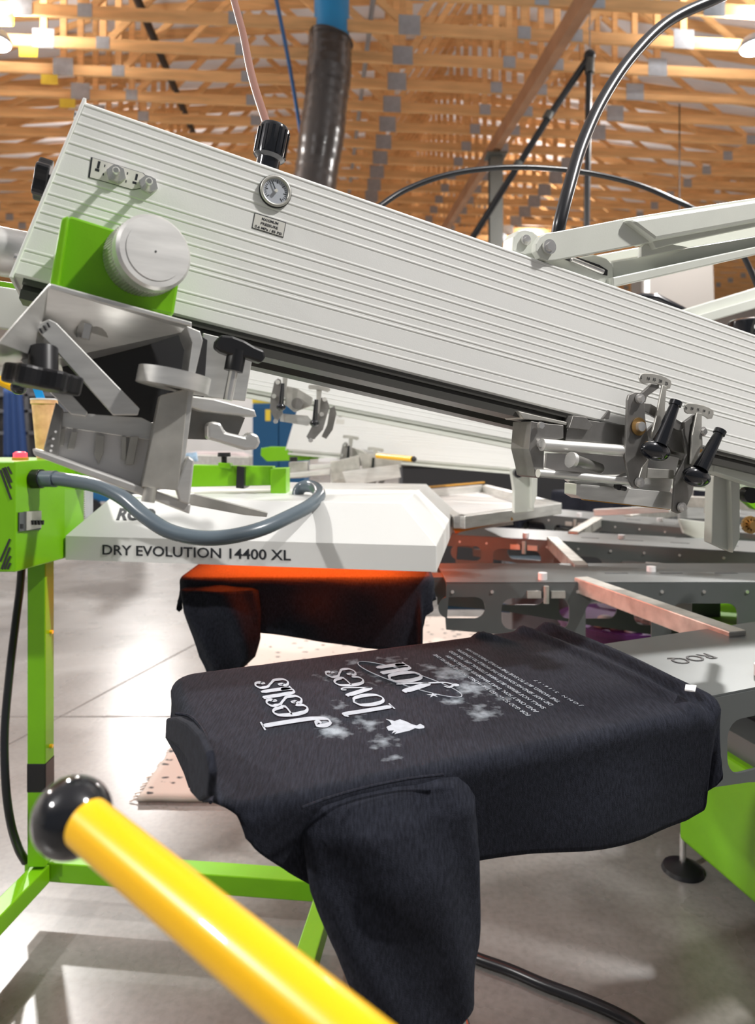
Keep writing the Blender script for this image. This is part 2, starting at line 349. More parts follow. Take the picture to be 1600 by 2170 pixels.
# ---- exhaust duct
D = thing('exhaust_duct', 'dark shiny flexible duct with a bright blue upper collar, hanging from the trusses', 'duct', P(650, 520, 7.6))
pts = [P(703, 78, 7.6), P(700, 95, 7.6), P(697, 150, 7.6), P(690, 220, 7.6), P(680, 300, 7.6), P(668, 380, 7.6), P(655, 470, 7.5), P(660, 560, 7.3), P(700, 700, 6.8), P(780, 830, 6.3), P(880, 920, 6.05), Vector((.45, 6.0, 1.05))]
sp = spline(pts, 10); rr = [.20 if i < 3 else .245 + .003 * math.sin(i * 1.9) + .007 * math.sin(i * .37) for i in range(len(sp))]
MB().tube(sp, rr, 32).build('sleeve', DUCT, D, True)
MB().tube([P(703, -40, 7.6), P(703, 88, 7.6)], .195, 32).build('collar', BLUE, D, True)
MB().tube([P(701, 84, 7.6), P(700, 100, 7.6)], .235, 32).build('clamp_band', BLACK, D, True)

# ================================================================ T-SHIRT CLOTH
def drape(name, m, parent, org, ax, ay, s0, s1, hw, ztop, cr, s_lo, s_hi, near, far, folds, seed, ridge=None, lofn=None, ns=90, nv=84):
    """cloth laid over a board: org + ax*s + ay*t; near/far = hem drop tables over s"""
    mb = MB(); rad = .016
    for i in range(ns + 1):
        sr = s_lo + (s_hi - s_lo) * i / ns; s = sr; sn_ = (lofn(-.3) + (s_hi - lofn(-.3)) * (sr - s_lo) / (s_hi - s_lo)) if lofn else s; dn = lerp(near, sn_); df = lerp(far, s)
        for j in range(nv + 1):
            t = (-hw - dn) + (2 * hw + dn + df) * j / nv
            if lofn: lo_ = lofn(t); s = lo_ + (s_hi - lo_) * (sr - s_lo) / (s_hi - s_lo)
            cx = min(max(s, s0 + cr), s1 - cr); cy = min(max(t, -hw + cr), hw - cr)
            ex, ey = s - cx, t - cy; L = math.hypot(ex, ey); e = L - cr
            if L > 1e-6 and e > -rad:
                ux, uy = ex / L, ey / L; e2 = e + rad
                if e2 < rad * 1.5708: a = e2 / rad; out = cr - rad + rad * math.sin(a); dz = rad * (1 - math.cos(a))
                else:
                    h = e2 - rad * 1.5708; dz = rad + h; ph = (s * ux * 0 + s * 1.0) * folds[1] + math.atan2(uy, ux) * 1.3
                    out = cr + smooth01(h / .12) * (folds[0] * (math.sin(ph * 6.28 + seed) + .5 * math.sin(ph * 14.1 + 2 * seed)) + folds[2]) - folds[3] * h
                x, y, z = cx + ux * out, cy + uy * out, ztop - dz
            else: x, y, z = s, t, ztop
            nz = noise.noise(Vector((x * 9, y * 9, seed))); 
            if z < ztop - .01: y += .004 * nz; x += .003 * nz
            if ridge: z += ridge(x, y) if z > ztop - .05 else 0
            mb.v.append(org + ax * x + ay * y + Z * z)
    for i in range(ns):
        for j in range(nv):
            k = i * (nv + 1) + j; mb.f.append((k, k + 1, k + nv + 2, k + nv + 1))
    o = mb.build(name, m, parent, 'all', solid=.0025); return o
def sleeve(name, m, parent, org, ax, ay, rows, seed, n=40):
    """rows: (z, s_left, s_right, t_centre, half thickness)"""
    mb = MB(); R = []
    for a, b in zip(rows, rows[1:]):
        for k in range(6): R.append([a[i] + (b[i] - a[i]) * k / 6 for i in range(5)])
    R.append(list(rows[-1]))
    for r_ in R:
        z, sl, sr, tc, th = r_
        for k in range(n):
            a = 2 * math.pi * k / n; c, s_ = math.cos(a), math.sin(a)
            x = (sl + sr) / 2 + (sr - sl) / 2 * math.copysign(abs(c) ** .8, c); y = tc + th * s_ * (1 + .22 * math.sin(5 * a + z * 25 + seed))
            x += .004 * noise.noise(Vector((a * 2, z * 14, seed)))
            y += .006 * noise.noise(Vector((x * 20, z * 9, seed)))
            mb.v.append(org + ax * x + ay * y + Z * z)
    for i in range(len(R) - 1):
        for k in range(n): mb.f.append((i * n + k, i * n + (k + 1) % n, (i + 1) * n + (k + 1) % n, (i + 1) * n + k))
    mb.f.append(tuple(range(n)))
    return mb.build(name, m, parent, 'all')
# ================================================================ PRESS CAROUSEL
O = Vector((2.62, 2.12, 0)); ZT = .869
car = thing('press_carousel', 'grey steel carousel arms with oval cut-outs, linked by slanted braces', 'printing press', O)
def arm_px(px, py): p = U(px, py, PY(1.975)); return (p.x - O.x, p.z)
def make_arm():
    # built along -x from O, later rotated about O
    a = MB(); x0, x1 = -2.42, -.35
    a.box(O + Vector(((x0 + x1) / 2, .02, ZT - .003)), (x1 - x0, .29, .006)); a.box(O + Vector(((x0 + x1) / 2, -.122, ZT - .012)), (x1 - x0, .006, .018))
    top = a.build('arm', GREYP, car)
    bot = [arm_px(925, 1338), arm_px(1100, 1352), arm_px(1300, 1385), arm_px(1600, 1430)]
    outer = [(x0, ZT - .004)] + [(x0, bot[0][1])] + bot[1:] + [(x1, bot[3][1] - .05), (x1, ZT - .004)]
    holes = []
    for (xa, ya, xb, yb) in ((930, 1268, 1030, 1314), (1065, 1271, 1210, 1338), (1245, 1278, 1386, 1372), (1428, 1282, 1570, 1388), (1640, 1290, 1790, 1410)):
        p, q = arm_px(xa, ya), arm_px(xb, yb); holes.append(rrect(p[0], q[1], q[0], p[1], .03))
    for yy in (-.125, .165): cutplate('side_plate', GREYP, outer, holes, O + Vector((0, yy, 0)), (1, 0, 0), (0, 0, 1), .005, top)
    m = MB()
    for px in (960, 1045, 1140, 1228, 1318, 1408, 1498, 1590, 1700):
        p = arm_px(px, 1257); MB().rivet(O + Vector((p[0], -.127, p[1])), .005, (0, -1, 0), .003).build('rivet', CHROME, top)
    m = MB(); m.tube([O + Vector((-2.13, -.09, ZT)), O + Vector((-2.13, -.09, ZT + .02))], .013, 14); m.tube([O + Vector((-1.76, .03, ZT)), O + Vector((-1.76, .03, ZT + .016))], .014, 14); m.build('white_knob', WHITEP, top, True)
    m = MB()
    for dx in (-.035, .035): m.box(O + Vector((-2.13 + dx, -.13, ZT - .035)), (.04, .012, .02))
    m.tube([O + Vector((-2.13, -.134, ZT - .01)), O + Vector((-2.13, -.134, ZT - .06))], .008, 10); m.build('latch', SILVERD, top)
    m = MB()
    for k in range(5): MB().box(O + Vector((-1.2 - .17 * k, .0, ZT + .0004)), (.07, .012, .001)).build('slot', DARKW, top)
    # pallet board on top of the arm, outer end
    pb = MB(); pb.prism([O + Vector((x - 2.75, y, ZT + .006)) for x, y in rrect(-.335, -.218, .28, .218, .09)], Z * .018); pb.build('pallet', SILVER, top)
    m = MB(); m.box(O + Vector((-2.62, 0, ZT - .035)), (.5, .07, .06)); m.build('pallet_bracket', GREYP, top)
    # brace to the next arm
    c = math.cos(A1); s = math.sin(A1); a0 = O + Vector((-2.02, -.10, ZT - .012)); b0 = O + Vector((-1.96 * c, -1.96 * s, ZT - .012)) + Vector((-s, c, 0)) * .10
    MB().bar(a0, b0, .045, .045).build('brace', SILVERD, top, False, .003)
    return top
arm = make_arm()
def turn(o, ang):
    o.rotation_euler = (0, 0, ang)
arms = []
for k in range(-1, 7):
    a = arm if k == 0 else clone(arm, car)
    turn(a, -k * A1); arms.append(a)
text('ROQ', .045, O + Matrix.Rotation(A1, 3, 'Z') @ Vector((-2.12, .04, ZT + .001)), -E, -N, DARKW, arms[0], 'lettering')
for ch in arms[0].children:
    if ch.name.startswith('lettering'):
        ch.matrix_parent_inverse = Matrix.Rotation(-A1, 4, 'Z')
hub = MB(); hub.tube([O + Z * .5, O + Z * .86], .42, 40); hub.build('hub', GREYP, car, True)

# press base
B = thing('pedestal', 'lime green press pedestal with a levelling foot under the black T-shirt', 'machine base', (1.6, 1.6, 0))
b0 = U(1442, 1780, PZ(.1)); b1 = U(1600, 1917, PZ(.1)); dirb = (b1 - b0).normalized(); b2 = b0 + dirb * 1.0
fp = [b0, b2, Vector((3.2, b2.y, .1)), Vector((3.4, 3.0, .1)), Vector((1.35, 3.0, .1))]
MB().prism(fp, Z * .33).build('pedestal', GREEN, B, False, .01)
fp2 = [p + Z * .33 + Vector((.03, 0, 0)) for p in fp]; MB().prism(fp2, Z * .06).build('deck', GREYP, B)
MB().prism([p + Z * .06 + Vector((.1, .05, 0)) for p in fp2], Z * .10).build('shade_block', BLACK, B)  # black block puts the shade of the void above the deck into colour
MB().prism([p + Z * .17 + Vector((.13, .2, 0)) for p in fp2], Z * .09).build('upper_plate', GREEN, B)
fc = U(1447, 1845, PZ(0.0))
MB().tube([fc + Z * .001, fc + Z * .012, fc + Z * .03], [.06, .055, .02], 28).build('foot', BLACK, B, True)
MB().tube([fc + Z * .025, fc + Z * .11], .009, 12).build('foot_stem', CHROME, B, True)

# ================================================================ PRINTED T-SHIRT (near pallet)
def zs(zx, zy): return U(330 + zx * .575, 1330 + zy * .575, PZ(.9))
S = thing('printed_tshirt', 'black T-shirt with a silver-white print stretched over the nearest pallet', 'T-shirt', ST(.48, .956, .9))
spots = []
for (zx, zy, rad, st) in ((655, 385, .030, .9), (625, 345, .028, .55), (780, 365, .026, .55), (835, 425, .030, .45), (880, 480, .020, .45), (640, 180, .030, .4), (720, 130, .022, .4), (560 + 130, 165, .024, .35), (870, 120, .03, .4), (1010, 150, .03, .45),
                          (1090, 170, .048, .75), (1170, 225, .045, .7), (1100, 275, .026, .5), (1200, 318, .032, .75), (1290, 268, .02, .45), (820, 205, .026, .3), (700, 290, .03, .35), (740, 330, .03, .3), (1210, 292, .024, .4), (760, 180, .03, .3)):
    p = zs(zx, zy) - S.location; spots.append((p.x, p.y, rad, st))
SH1 = shirt_mat('heather_black_jersey', spots, -A1 + math.radians(90))
near1 = [(.05, -.01), (.125, -.012), (.15, .022), (.171, .048), (.20, .08), (.235, .112), (.30, .13), (.43, .125), (.52, .131), (.6, .14), (.70, .15), (.79, .15), (.83, .14), (.865, .11), (.895, .04), (.935, .0)]
far1 = [(.05, .03), (.2, .08), (.9, .14)]
def ridge1(x, y):
    b = 0.
    yy = (y + .228) / .456
    for c, w_, h in ((.800 + .02 * math.sin(yy * 3), .012, .011), (.845 + .012 * yy, .014, .019)): b += h * math.exp(-((x - c) / w_) ** 2) * (.55 + .45 * smooth01(yy * 1.5 + .2))
    b += .010 * math.exp(-((x - .70 - .25 * (1 - yy)) / .012) ** 2) * smooth01((yy - .78) * 5)
    b -= .004 * math.exp(-((x - .823) / .006) ** 2)
    return b
drape('shirt_body', SH1, S, N * .956, E, N, .115, .868, .228, .9, .045, .062, .925, near1, far1, (.010, 1.6, .004, .10), 1.7, ridge1, lambda t: lerp([(-.3, .15), (-.228, .142), (-.2, .124), (-.16, .102), (-.12, .085), (-.05, .072), (.07, .066), (.12, .055), (.3, .055)], t), 130, 100)
sleeve('sleeve', SHIRT, S, N * .956, E, N, [(.893, .26, .39, -.205, .012), (.885, .225, .415, -.215, .028), (.86, .212, .428, -.228, .035), (.80, .220, .430, -.238, .036), (.74, .24, .428, -.240, .032), (.69, .260, .426, -.242, .032), (.65, .28, .420, -.242, .03), (.628, .292, .418, -.242, .028), (.608, .30, .385, -.242, .026), (.59, .31, .345, -.242, .02)], 2.2)
# collar rib and inside of the neck
cp = [(352, 1522), (372, 1520), (395, 1532), (418, 1556), (436, 1592), (443, 1640), (438, 1690), (420, 1700), (402, 1680), (398, 1640), (396, 1612), (378, 1584), (350, 1566)]
slab('collar', COLLAR, cp, PE(.093), .008, S, .003)
ins = [(350, 1562), (378, 1582), (398, 1608), (400, 1670), (390, 1640), (372, 1600)]
slab('neck_lining', SHIRT, ins, PE(.10), .004, S)
# seam of the collar on the top face
sm = spline([U(x, y, PZ(.902)) for x, y in ((372, 1512), (405, 1520), (432, 1552), (447, 1600), (452, 1660), (446, 1700))], 8)
MB().tube(sm, .0022, 6).build('collar_seam', SHIRT, S, True)
sm = spline([U(x, y, PZ(.902)) for x, y in ((640, 1712), (700, 1690), (780, 1668), (870, 1650), (940, 1642))], 8)
MB().tube(sm, .0018, 6).build('shoulder_seam', SHIRT, S, True)
slab('size_tag', WHITEP, [(1453, 1450), (1476, 1452), (1473, 1464), (1451, 1461)], PZ(.925), -.002, S)
# ---- hand drawn lettering of the print : strokes whose width follows their direction
def strokes(paths, o, x, y, sc, parent, name, thick=.17, thin=.022, slant=0.):
    mb = MB(); nrm = x.cross(y).normalized() * .0007
    for p in paths:
        mode = 1.
        if isinstance(p[0], (int, float)): mode = p[0]; p = p[1:]
        q = spline([Vector((a[0] + slant * a[1], a[1], 0)) for a in p], 8) if len(p) > 2 else [Vector((p[0][0], p[0][1], 0)) + (Vector((p[1][0], p[1][1], 0)) - Vector((p[0][0], p[0][1], 0))) * i / 6 for i in range(7)]
        L = []; Rr = []
        for i, c in enumerate(q):
            d = (q[min(i + 1, len(q) - 1)] - q[max(i - 1, 0)]).normalized(); n_ = Vector((-d.y, d.x, 0))
            ends = min(1, min(i, len(q) - 1 - i) / 3 + .35)
            wd = (thin + (thick - thin) * abs(d.y) ** 2.2 * ends * mode) / 2
            L.append(c + n_ * wd); Rr.append(c - n_ * wd)
        b = len(mb.v)
        for i in range(len(q)):
            for v in (L[i], Rr[i]): mb.v.append(o + x * (v.x * sc) + y * (v.y * sc) + nrm)
        for i in range(len(q) - 1): mb.f.append((b + 2 * i, b + 2 * i + 1, b + 2 * i + 3, b + 2 * i + 2))
    return mb.build(name, PRINTW, parent, solid=.0004)
def shift(g, dx): return [[p[0]] + [(a + dx, b) for a, b in p[1:]] if isinstance(p[0], (int, float)) else [(a + dx, b) for a, b in p] for p in g]
G = {
 'J': ([[(.55, 1.5), (.56, 1.1), (.55, .5), (.50, .05), (.30, -.28), (.05, -.3), (-.1, -.1), (.0, .1), (.18, .05), (.2, -.08)], [(.25, 1.5), (.85, 1.5)]], .95),
 'e': ([[(.08, .55), (.72, .58), (.70, .85), (.48, 1.0), (.2, .88), (.06, .5), (.14, .15), (.38, .0), (.62, .05), (.78, .25)]], .85),
 's': ([[.85, (.62, .78), (.60, .95), (.40, 1.02), (.14, .92), (.14, .70), (.40, .52), (.64, .34), (.62, .08), (.36, -.03), (.10, .05), (.06, .22)], [.6, (.62, .78), (.52, .72), (.5, .84)], [.6, (.06, .22), (.18, .3), (.2, .14)]], .75),
 'u': ([[(.0, .95), (.14, .97), (.16, .5), (.22, .1), (.40, 0), (.58, .12), (.66, .35)], [(.66, .98), (.66, .5), (.68, .08), (.84, .03)]], .92),
 'l': ([[(.0, 1.55), (.2, 1.6), (.2, 1.0), (.2, .5), (.2, .0)], [(.0, 0), (.42, 0)]], .48),
 'o': ([[(.42, 1.0), (.16, .86), (.06, .5), (.16, .14), (.42, .0), (.68, .14), (.78, .5), (.68, .86), (.42, 1.0)]], .88),
 'v': ([[1.2, (.0, .98), (.1, .96), (.24, .5), (.40, .0)], [.25, (.40, .0), (.58, .5), (.70, .9), (.58, 1.0), (.52, .86)]], .76),
 'y': ([[1.2, (.0, .98), (.12, .96), (.28, .5), (.44, .06)], [.3, (.74, .98), (.62, .5), (.44, .0), (.28, -.4), (.02, -.5), (-.1, -.3), (.04, -.22)]], .8)}
def word(wd, o, x, y, sc, parent, wtot):
    adv = 0; paths = []
    for ch in wd: paths += shift(G[ch][0], adv); adv += G[ch][1]
    k = wtot / adv
    return strokes([[p[0]] + [(a * k / sc, b) for a, b in p[1:]] if isinstance(p[0], (int, float)) else [(a * k / sc, b) for a, b in p] for p in paths], o, x, y, sc, parent, 'print_word', .27, .045)
up = -E; rt = N; zt = .9018
word('Jesus', ST(.286, .895, zt), rt, up, .049, S, .195)
word('loves', ST(.402, .905, zt), rt, up, .046, S, .19)
word('you', ST(.498, .955, zt), rt, up, .055, S, .135)
ell = []
for k in range(49):
    a = 2 * math.pi * k / 48; mx = Vector((.514 - .428, .910 - 1.117)) / 2; mn = Vector((mx.y, -mx.x)).normalized() * .026
    c = Vector((.471, 1.0135)) + mx * math.cos(a) + mn * math.sin(a); ell.append(ST(c.x, c.y, zt))
MB().tube(ell, .0008, 6, False).build('print_orbit', PRINTW, S, True)
def flat(poly, name, m=PRINTW): return MB().prism([ST(a, b, zt - .0003) for a, b in poly], Z * .0006).build(name, m, S)
flat([(.53 + .006 * math.cos(a * .4), .956 + .006 * math.sin(a * .4)) for a in range(16)], 'print_planet')
flat([(.478 + (.010 if k % 2 == 0 else .003) * math.cos(k * math.pi / 5), .932 + (.010 if k % 2 == 0 else .003) * math.sin(k * math.pi / 5)) for k in range(10)], 'print_star')
dv = [(850, 372), (870, 362), (862, 350), (848, 342), (868, 346), (880, 350), (900, 343), (925, 352), (945, 362), (962, 366), (975, 360), (990, 368), (990, 376), (970, 378), (955, 376), (935, 385), (905, 392), (880, 398), (888, 388), (870, 395), (878, 384), (858, 385)]
MB().prism([Vector((*zs(a, b).xy, zt - .0003)) for a, b in dv], Z * .0006).build('print_dove', PRINTW, S)
para = ['FOR GOD SO LOVED THE WORLD THAT HE GAVE HIS ONE', 'AND ONLY SON, THAT WHOEVER BELIEVES IN HIM', 'SHALL NOT PERISH BUT HAVE ETERNAL LIFE. FOR GOD', 'DID NOT SEND HIS SON INTO THE WORLD TO CONDEMN', 'THE WORLD, BUT TO SAVE THE WORLD THROUGH HIM.']
for i, l in enumerate(para):
    text(l, .0105, ST(.572 + .0175 * i, .812 + (.006 * i), zt), rt, up, PRINTW, S, 'print_line', width=(.29, .27, .285, .28, .275)[i], thick=.0005)
text('JOHN 3:16-17', .008, ST(.662, .812, zt), rt, up, PRINTW, S, 'print_line', width=.115, spacing=1.6, thick=.0005)

# ================================================================ SHIRT UNDER THE FLASH (arm 2)
S2 = thing('black_tshirt', 'black T-shirt on the pallet under the white flash hood, lit orange along its top', 'T-shirt', Vector((-.1, 2.12, .9)))
o2 = O.copy(); ax2 = Vector((-1, 0, 0)); X2 = Vector((1, 0, 0)); Y2 = Vector((0, 1, 0)); base2 = Vector((0, 2.12, 0))
near2 = [(-.66, .02), (-.58, .03), (-.545, .06), (-.50, .12), (-.47, .14), (-.42, .14), (-.33, .14), (-.2, .155), (-.04, .19), (.12, .20), (.16, .17), (.2, .05), (.25, 0)]
drape('shirt_body', SHIRT, S2, base2, X2, Y2, -.56, .16, .226, .9, .05, -.63, .22, near2, [(-.66, .03), (.2, .15)], (.013, 2.2, .006, .03), 5.1, None, None, 90, 70)
sleeve('sleeve', SHIRT, S2, base2, X2, Y2, [(.89, -.50, -.36, -.2, .01), (.87, -.545, -.33, -.225, .03), (.81, -.53, -.32, -.24, .035), (.74, -.505, -.322, -.245, .035), (.69, -.49, -.335, -.245, .03), (.665, -.475, -.36, -.245, .026), (.63, -.46, -.40, -.245, .02)], .4)
# shirts on the farther pallets
def far_shirt(k, lab):
    R = Matrix.Rotation(-k * A1, 3, 'Z'); bx = R @ Vector((-1, 0, 0)); by = R @ Vector((0, -1, 0))
    t = thing('black_tshirt', lab, 'T-shirt', O + bx * 2.75 + Z * .9)
    drape('shirt_body', SHIRT, t, O, bx, by, 2.39, 3.10, .226, .9, .05, 2.33, 3.16, [(2.3, .16), (3.2, .16)], [(2.3, .2), (3.2, .2)], (.012, 2.5, .005, .05), k * 2.0, None, None, 40, 40)
far_shirt(2, 'black T-shirt on the pallet just behind the flash hood'); far_shirt(3, 'black T-shirt on a far pallet beyond the orange-lit grey arm'); far_shirt(4, 'black T-shirt on a back pallet seen under the squeegee carriage'); far_shirt(5, 'black T-shirt on the backmost pallet at the right')


# ================================================================ PRINT HEADS
FR = [.03, .08, .135, .19, .25, .305, .43, .48, .545, .595, .65, .705, .735, .865, .92]
def make_head(name, lab, org, h, slope, Ht, length, slant_top, away, RAIL=CREAM):
    """org = outer bottom near corner; h = level direction inwards"""
    ta = math.atan(slope); d = (h * math.cos(ta) - Z * math.sin(ta)); u = (Z * math.cos(ta) + h * math.sin(ta)); H = Ht * math.cos(ta); TH = .165
    t = thing(name, lab, 'print head', org, 'tilted white print heads')
    prof = [(0.004, 0.), (0., .003)]
    for f in reversed(FR):
        y = H * (1 - f); prof += [(0., y - .0009), (.0007, y - .0003), (.0007, y + .0002), (-.0003, y + .0016), (-.0003, y + .0028), (0., y + .0042)]
    prof += [(0., H - .004), (.004, H), (TH, H), (TH, 0.)]
    m = MB(); n = len(prof); L = slant_top
    for s in (0, 1):
        for (a, b) in prof:
            off = (L * b / H) if s == 0 else length
            m.v.append(org + away * a + u * b + d * off)
    for i in range(n): m.f.append((i, (i + 1) % n, n + (i + 1) % n, n + i))
    m.f.append(tuple(range(n))); m.f.append(tuple(range(2 * n - 1, n - 1, -1)))
    body = m.build('extrusion', HEADW, t)
    m = MB(); e0 = org - d * .004
    m.hexa([e0 + away * -.002 - u * .004, e0 + away * (TH + .002) - u * .004, e0 + away * (TH + .002) - u * .004 + d * .004, e0 + away * -.002 - u * .004 + d * .004,
            e0 + d * L + away * -.002 + u * (H + .003), e0 + d * L + away * (TH + .002) + u * (H + .003), e0 + d * (L + .004) + away * (TH + .002) + u * (H + .003), e0 + d * (L + .004) + away * -.002 + u * (H + .003)])
    cap = m.build('end_cap', HEADW, t, False, .0012)
    m = MB(); nc = (d * -1)
    for f in (.1, .93): m.rivet(org + d * (L * f) + u * (H * f) + away * .012, .0055, nc, .008); 
    m.build('cap_screw', CHROME, t, True)
    r1 = MB(); r1.prism([org + away * a + u * b + d * .01 for a, b in ((.003, 0), (.003, -.007), (.012, -.007), (.012, -.013), (.003, -.013), (.003, -.024), (.05, -.024), (.05, 0))], d * (length - .02))
    r1.build('slide_rail', RAIL, t)
    r1 = MB(); r1.prism([org + away * a + u * b + d * .01 for a, b in ((.115, 0), (.115, -.024), (.16, -.024), (.16, 0))], d * (length - .02)); r1.build('slide_rail', RAIL, t)
    MB().prism([org + away * a + u * b + d * .01 for a, b in ((.055, .0), (.055, -.004), (.11, -.004), (.11, 0))], d * (length - .02)).build('underside', WHITE, t)
    return t, d, u
T1 = .88
s_out = -.085; zb = lambda s: 1.429 - .192 * (s - .188)
H1, D1, U1 = make_head('print_head', 'white ribbed print head with pressure gauge, nearest and tilted up toward the left', ST(s_out, T1, zb(s_out)), E, .192, .227, 2.6, .035, N, RAIL)
def HF(px, py, off=0.): return U(px, py, PT(T1 - off))
NF = -N
# gauge
gc = HF(583, 407); G1 = MB(); ax = (D1, U1, NF)
def disc(m, c, r0, n=30, h=.001): return m.tube([c, c + NF * h], r0, n)
gg = MB().tube([gc + NF * .0003, gc + NF * .0026], .0215, 36).build('gauge_housing', BLACK, H1, True)
m = MB(); ring = [gc + NF * .004 + (D1 * math.cos(a * math.pi / 20) + U1 * math.sin(a * math.pi / 20)) * .0185 for a in range(41)]; m.tube(ring, .0022, 10, False); m.build('bezel', SILVERD, gg, True)
dl = disc(MB(), gc + NF * .0024, .0175).build('gauge_dial', GLASSD, gg)
m = MB()
for k in range(25):
    a = math.radians(225 - 270 * k / 24); v = D1 * math.cos(a) + U1 * math.sin(a); m.bar(gc + NF * .0036 + v * (.0125 if k % 4 else .0105), gc + NF * .0036 + v * .0148, .0005 if k % 4 else .0009, .0003, NF)
m.bar(gc + NF * .0048, gc + NF * .0048 + (D1 * -.55 + U1 * .8) * .013, .0014, .0004, NF); m.build('gauge_markings', INK, gg)
m = MB(); m.tube([gc + NF * .0045, gc + NF * .007], .0022, 12); m.build('needle_hub', PLATE, gg, True)
# warning label
lab = [HF(535, 447), HF(611, 472), HF(605, 507), HF(528, 484)]
c0 = sum(lab, Vector()) / 4; lx = D1; ly = U1; lw, lh = .0425, .0205
def local_rect(c, w, h, off): return [c + lx * (sx * w / 2) + ly * (sy * h / 2) + NF * off for sx, sy in ((-1, -1), (1, -1), (1, 1), (-1, 1))]
pl = MB().prism(local_rect(c0, lw, lh, 0.), NF * .0006).build('label_border', INK, H1)
MB().prism(local_rect(c0, lw - .0018, lh - .0018, .0002), NF * .0007).build('label_plate', PLATE, H1)
for k, (s_, w_) in enumerate((('MAXIMUM', .022), ('PRESSURE', .023), ('0.6 MPa / 85 PSI', .036))):
    text(s_, .0048, c0 + ly * (.0038 - .006 * k) - lx * (w_ / 2) + NF * .0011, lx, ly, INK, H1, 'lettering', width=w_, thick=.0002, bold=.00008)
# toggle plate
tp = [(193, 333), (304, 367), (320, 384), (318, 396), (282, 403), (187, 376)]
pts = [HF(a, b) for a, b in tp]; MB().prism(pts, NF * .0006).build('label_border', INK, H1)
cc = sum(pts, Vector()) / 6; MB().prism([cc + (p - cc) * .955 + NF * .0003 for p in pts], NF * .0006).build('label_plate', PLATE, H1)
for (px, py) in ((246, 371), (314, 393)):
    c = HF(px, py); sw = MB(); sw.tube([c, c + NF * .004], .0115, 6); sw.tube([c + NF * .004, c + NF * .007, c + NF * .007], [.0095, .0095, .006], 24)
    w_ = sw.build('toggle_switch', CHROME, H1, True)
    MB().tube([c + NF * .005, c + NF * .010 - U1 * .001, c + NF * .026 - U1 * .004, c + NF * .029 - U1 * .0045], [.003, .003, .0045, .003], 14).build('lever', CHROME, w_, True)
m = MB()
for (px, py, w_, h_) in ((209, 350, .0028, .009), (206, 361, .0048, .003), (222, 352, .0012, .003), (219, 370, .0014, .003), (270, 368, .0012, .003), (267, 385, .0012, .003), (289, 376, .0026, .008), (285, 388, .0046, .003)):
    m.prism(local_rect(HF(px, py), w_, h_, .0008), NF * .0003)
m.build('pictogram', INK, H1)
# knob on the outer end
ec = HF(104, 356) + N * .05
m = MB(); rr = [];
for k in range(40): a = 2 * math.pi * k / 40; rr.append(.024 + .003 * math.cos(5 * a))
b_ = [ec + (U1 * math.cos(2 * math.pi * k / 40) + N * math.sin(2 * math.pi * k / 40)) * rr[k] for k in range(40)]
MB().prism([p - D1 * .018 for p in b_], D1 * .016).build('end_knob', BLACK, H1, False, .002)
MB().tube([ec - D1 * .004, ec + D1 * .02], .009, 14).build('knob_stem', BLACK, H1, True)
# black regulator on top
rb = U(567, 352, PT(.93)); m = MB(); m.tube([rb - U1 * .01, rb + U1 * .008, rb + U1 * .010, rb + U1 * .012, rb + U1 * .052, rb + U1 * .056], [.016, .016, .019, .0215, .0215, .0195], 28)
for k in range(14):
    a = 2 * math.pi * k / 14; v = (D1 * math.cos(a) + N * math.sin(a)); m.bar(rb + U1 * .014 + v * .0215, rb + U1 * .05 + v * .0215, .004, .002, v)
m.build('pressure_regulator', BLACKG, H1, True)
# lift linkage on head 1
def Z8(x, y): return (1000 + x * .375, 400 + y * .375)
def z8(name, m_, poly, t, th, bev=.002, par=None): return slab(name, m_, [Z8(*p) for p in poly], PT(t), th, par, bev)
LK = thing('lift_linkage', 'cream steel lifting arms bolted to the top of the nearest print head', 'lifting arm', U(1150, 520, PT(.93)))
cl = z8('clevis', CREAM, [(228, 350), (236, 270), (262, 236), (300, 228), (340, 236), (372, 262), (420, 330), (560, 395), (690, 370), (760, 392), (796, 430), (802, 556), (600, 490)], .90, .03, .002, LK)
z8('slot', DARKW, [(520, 396), (600, 388), (720, 430), (768, 460), (766, 490), (730, 484)], .899, .002, 0, LK)
MB().tube([U(*Z8(560, 398), PT(.897)), U(*Z8(740, 470), PT(.897))], .0045, 12).build('slide_pin', CHROME, LK, True)
up_poly = [(360, 350), (362, 310), (385, 270), (425, 248), (470, 243), (860, 168), (1200, 112), (2600, -98), (2600, 5), (1220, 292), (1040, 338), (1020, 300), (990, 304), (960, 312), (700, 362), (470, 405), (430, 408), (385, 390)]
z8('upper_arm', CREAM, up_poly, .875, .012, .0015, LK)
z8('upper_arm_tube', CREAM, [(880, 172), (2600, -92), (2600, 0), (1040, 290)], .862, .05, .006, LK)
z8('arm_gusset', CREAM, [(960, 330), (985, 306), (1040, 298), (1230, 330), (960, 385)], .885, .01, .001, LK)
lo = z8('lower_arm', CREAM, [(785, 405), (2600, 101), (2600, 136), (800, 552)], .905, .05, .004, LK)
z8('lower_arm_lip', CREAM, [(796, 500), (2600, 112), (2600, 144), (800, 556)], .885, .02, .002, LK)
z8('far_arm', CREAM, [(700, 375), (2600, 21), (2600, 101), (740, 420)], .96, .02, .002, LK)
for (x, y, r_) in ((302, 292, .008), (433, 330, .0115)):
    c = U(*Z8(x, y), PT(.873 if x > 400 else .899)); q = MB().tube([c, c - N * .004], r_, 24); q.tube([c - N * .004, c - N * .007], r_ * .62, 6); q.build('bolt', CHROME, LK, True)
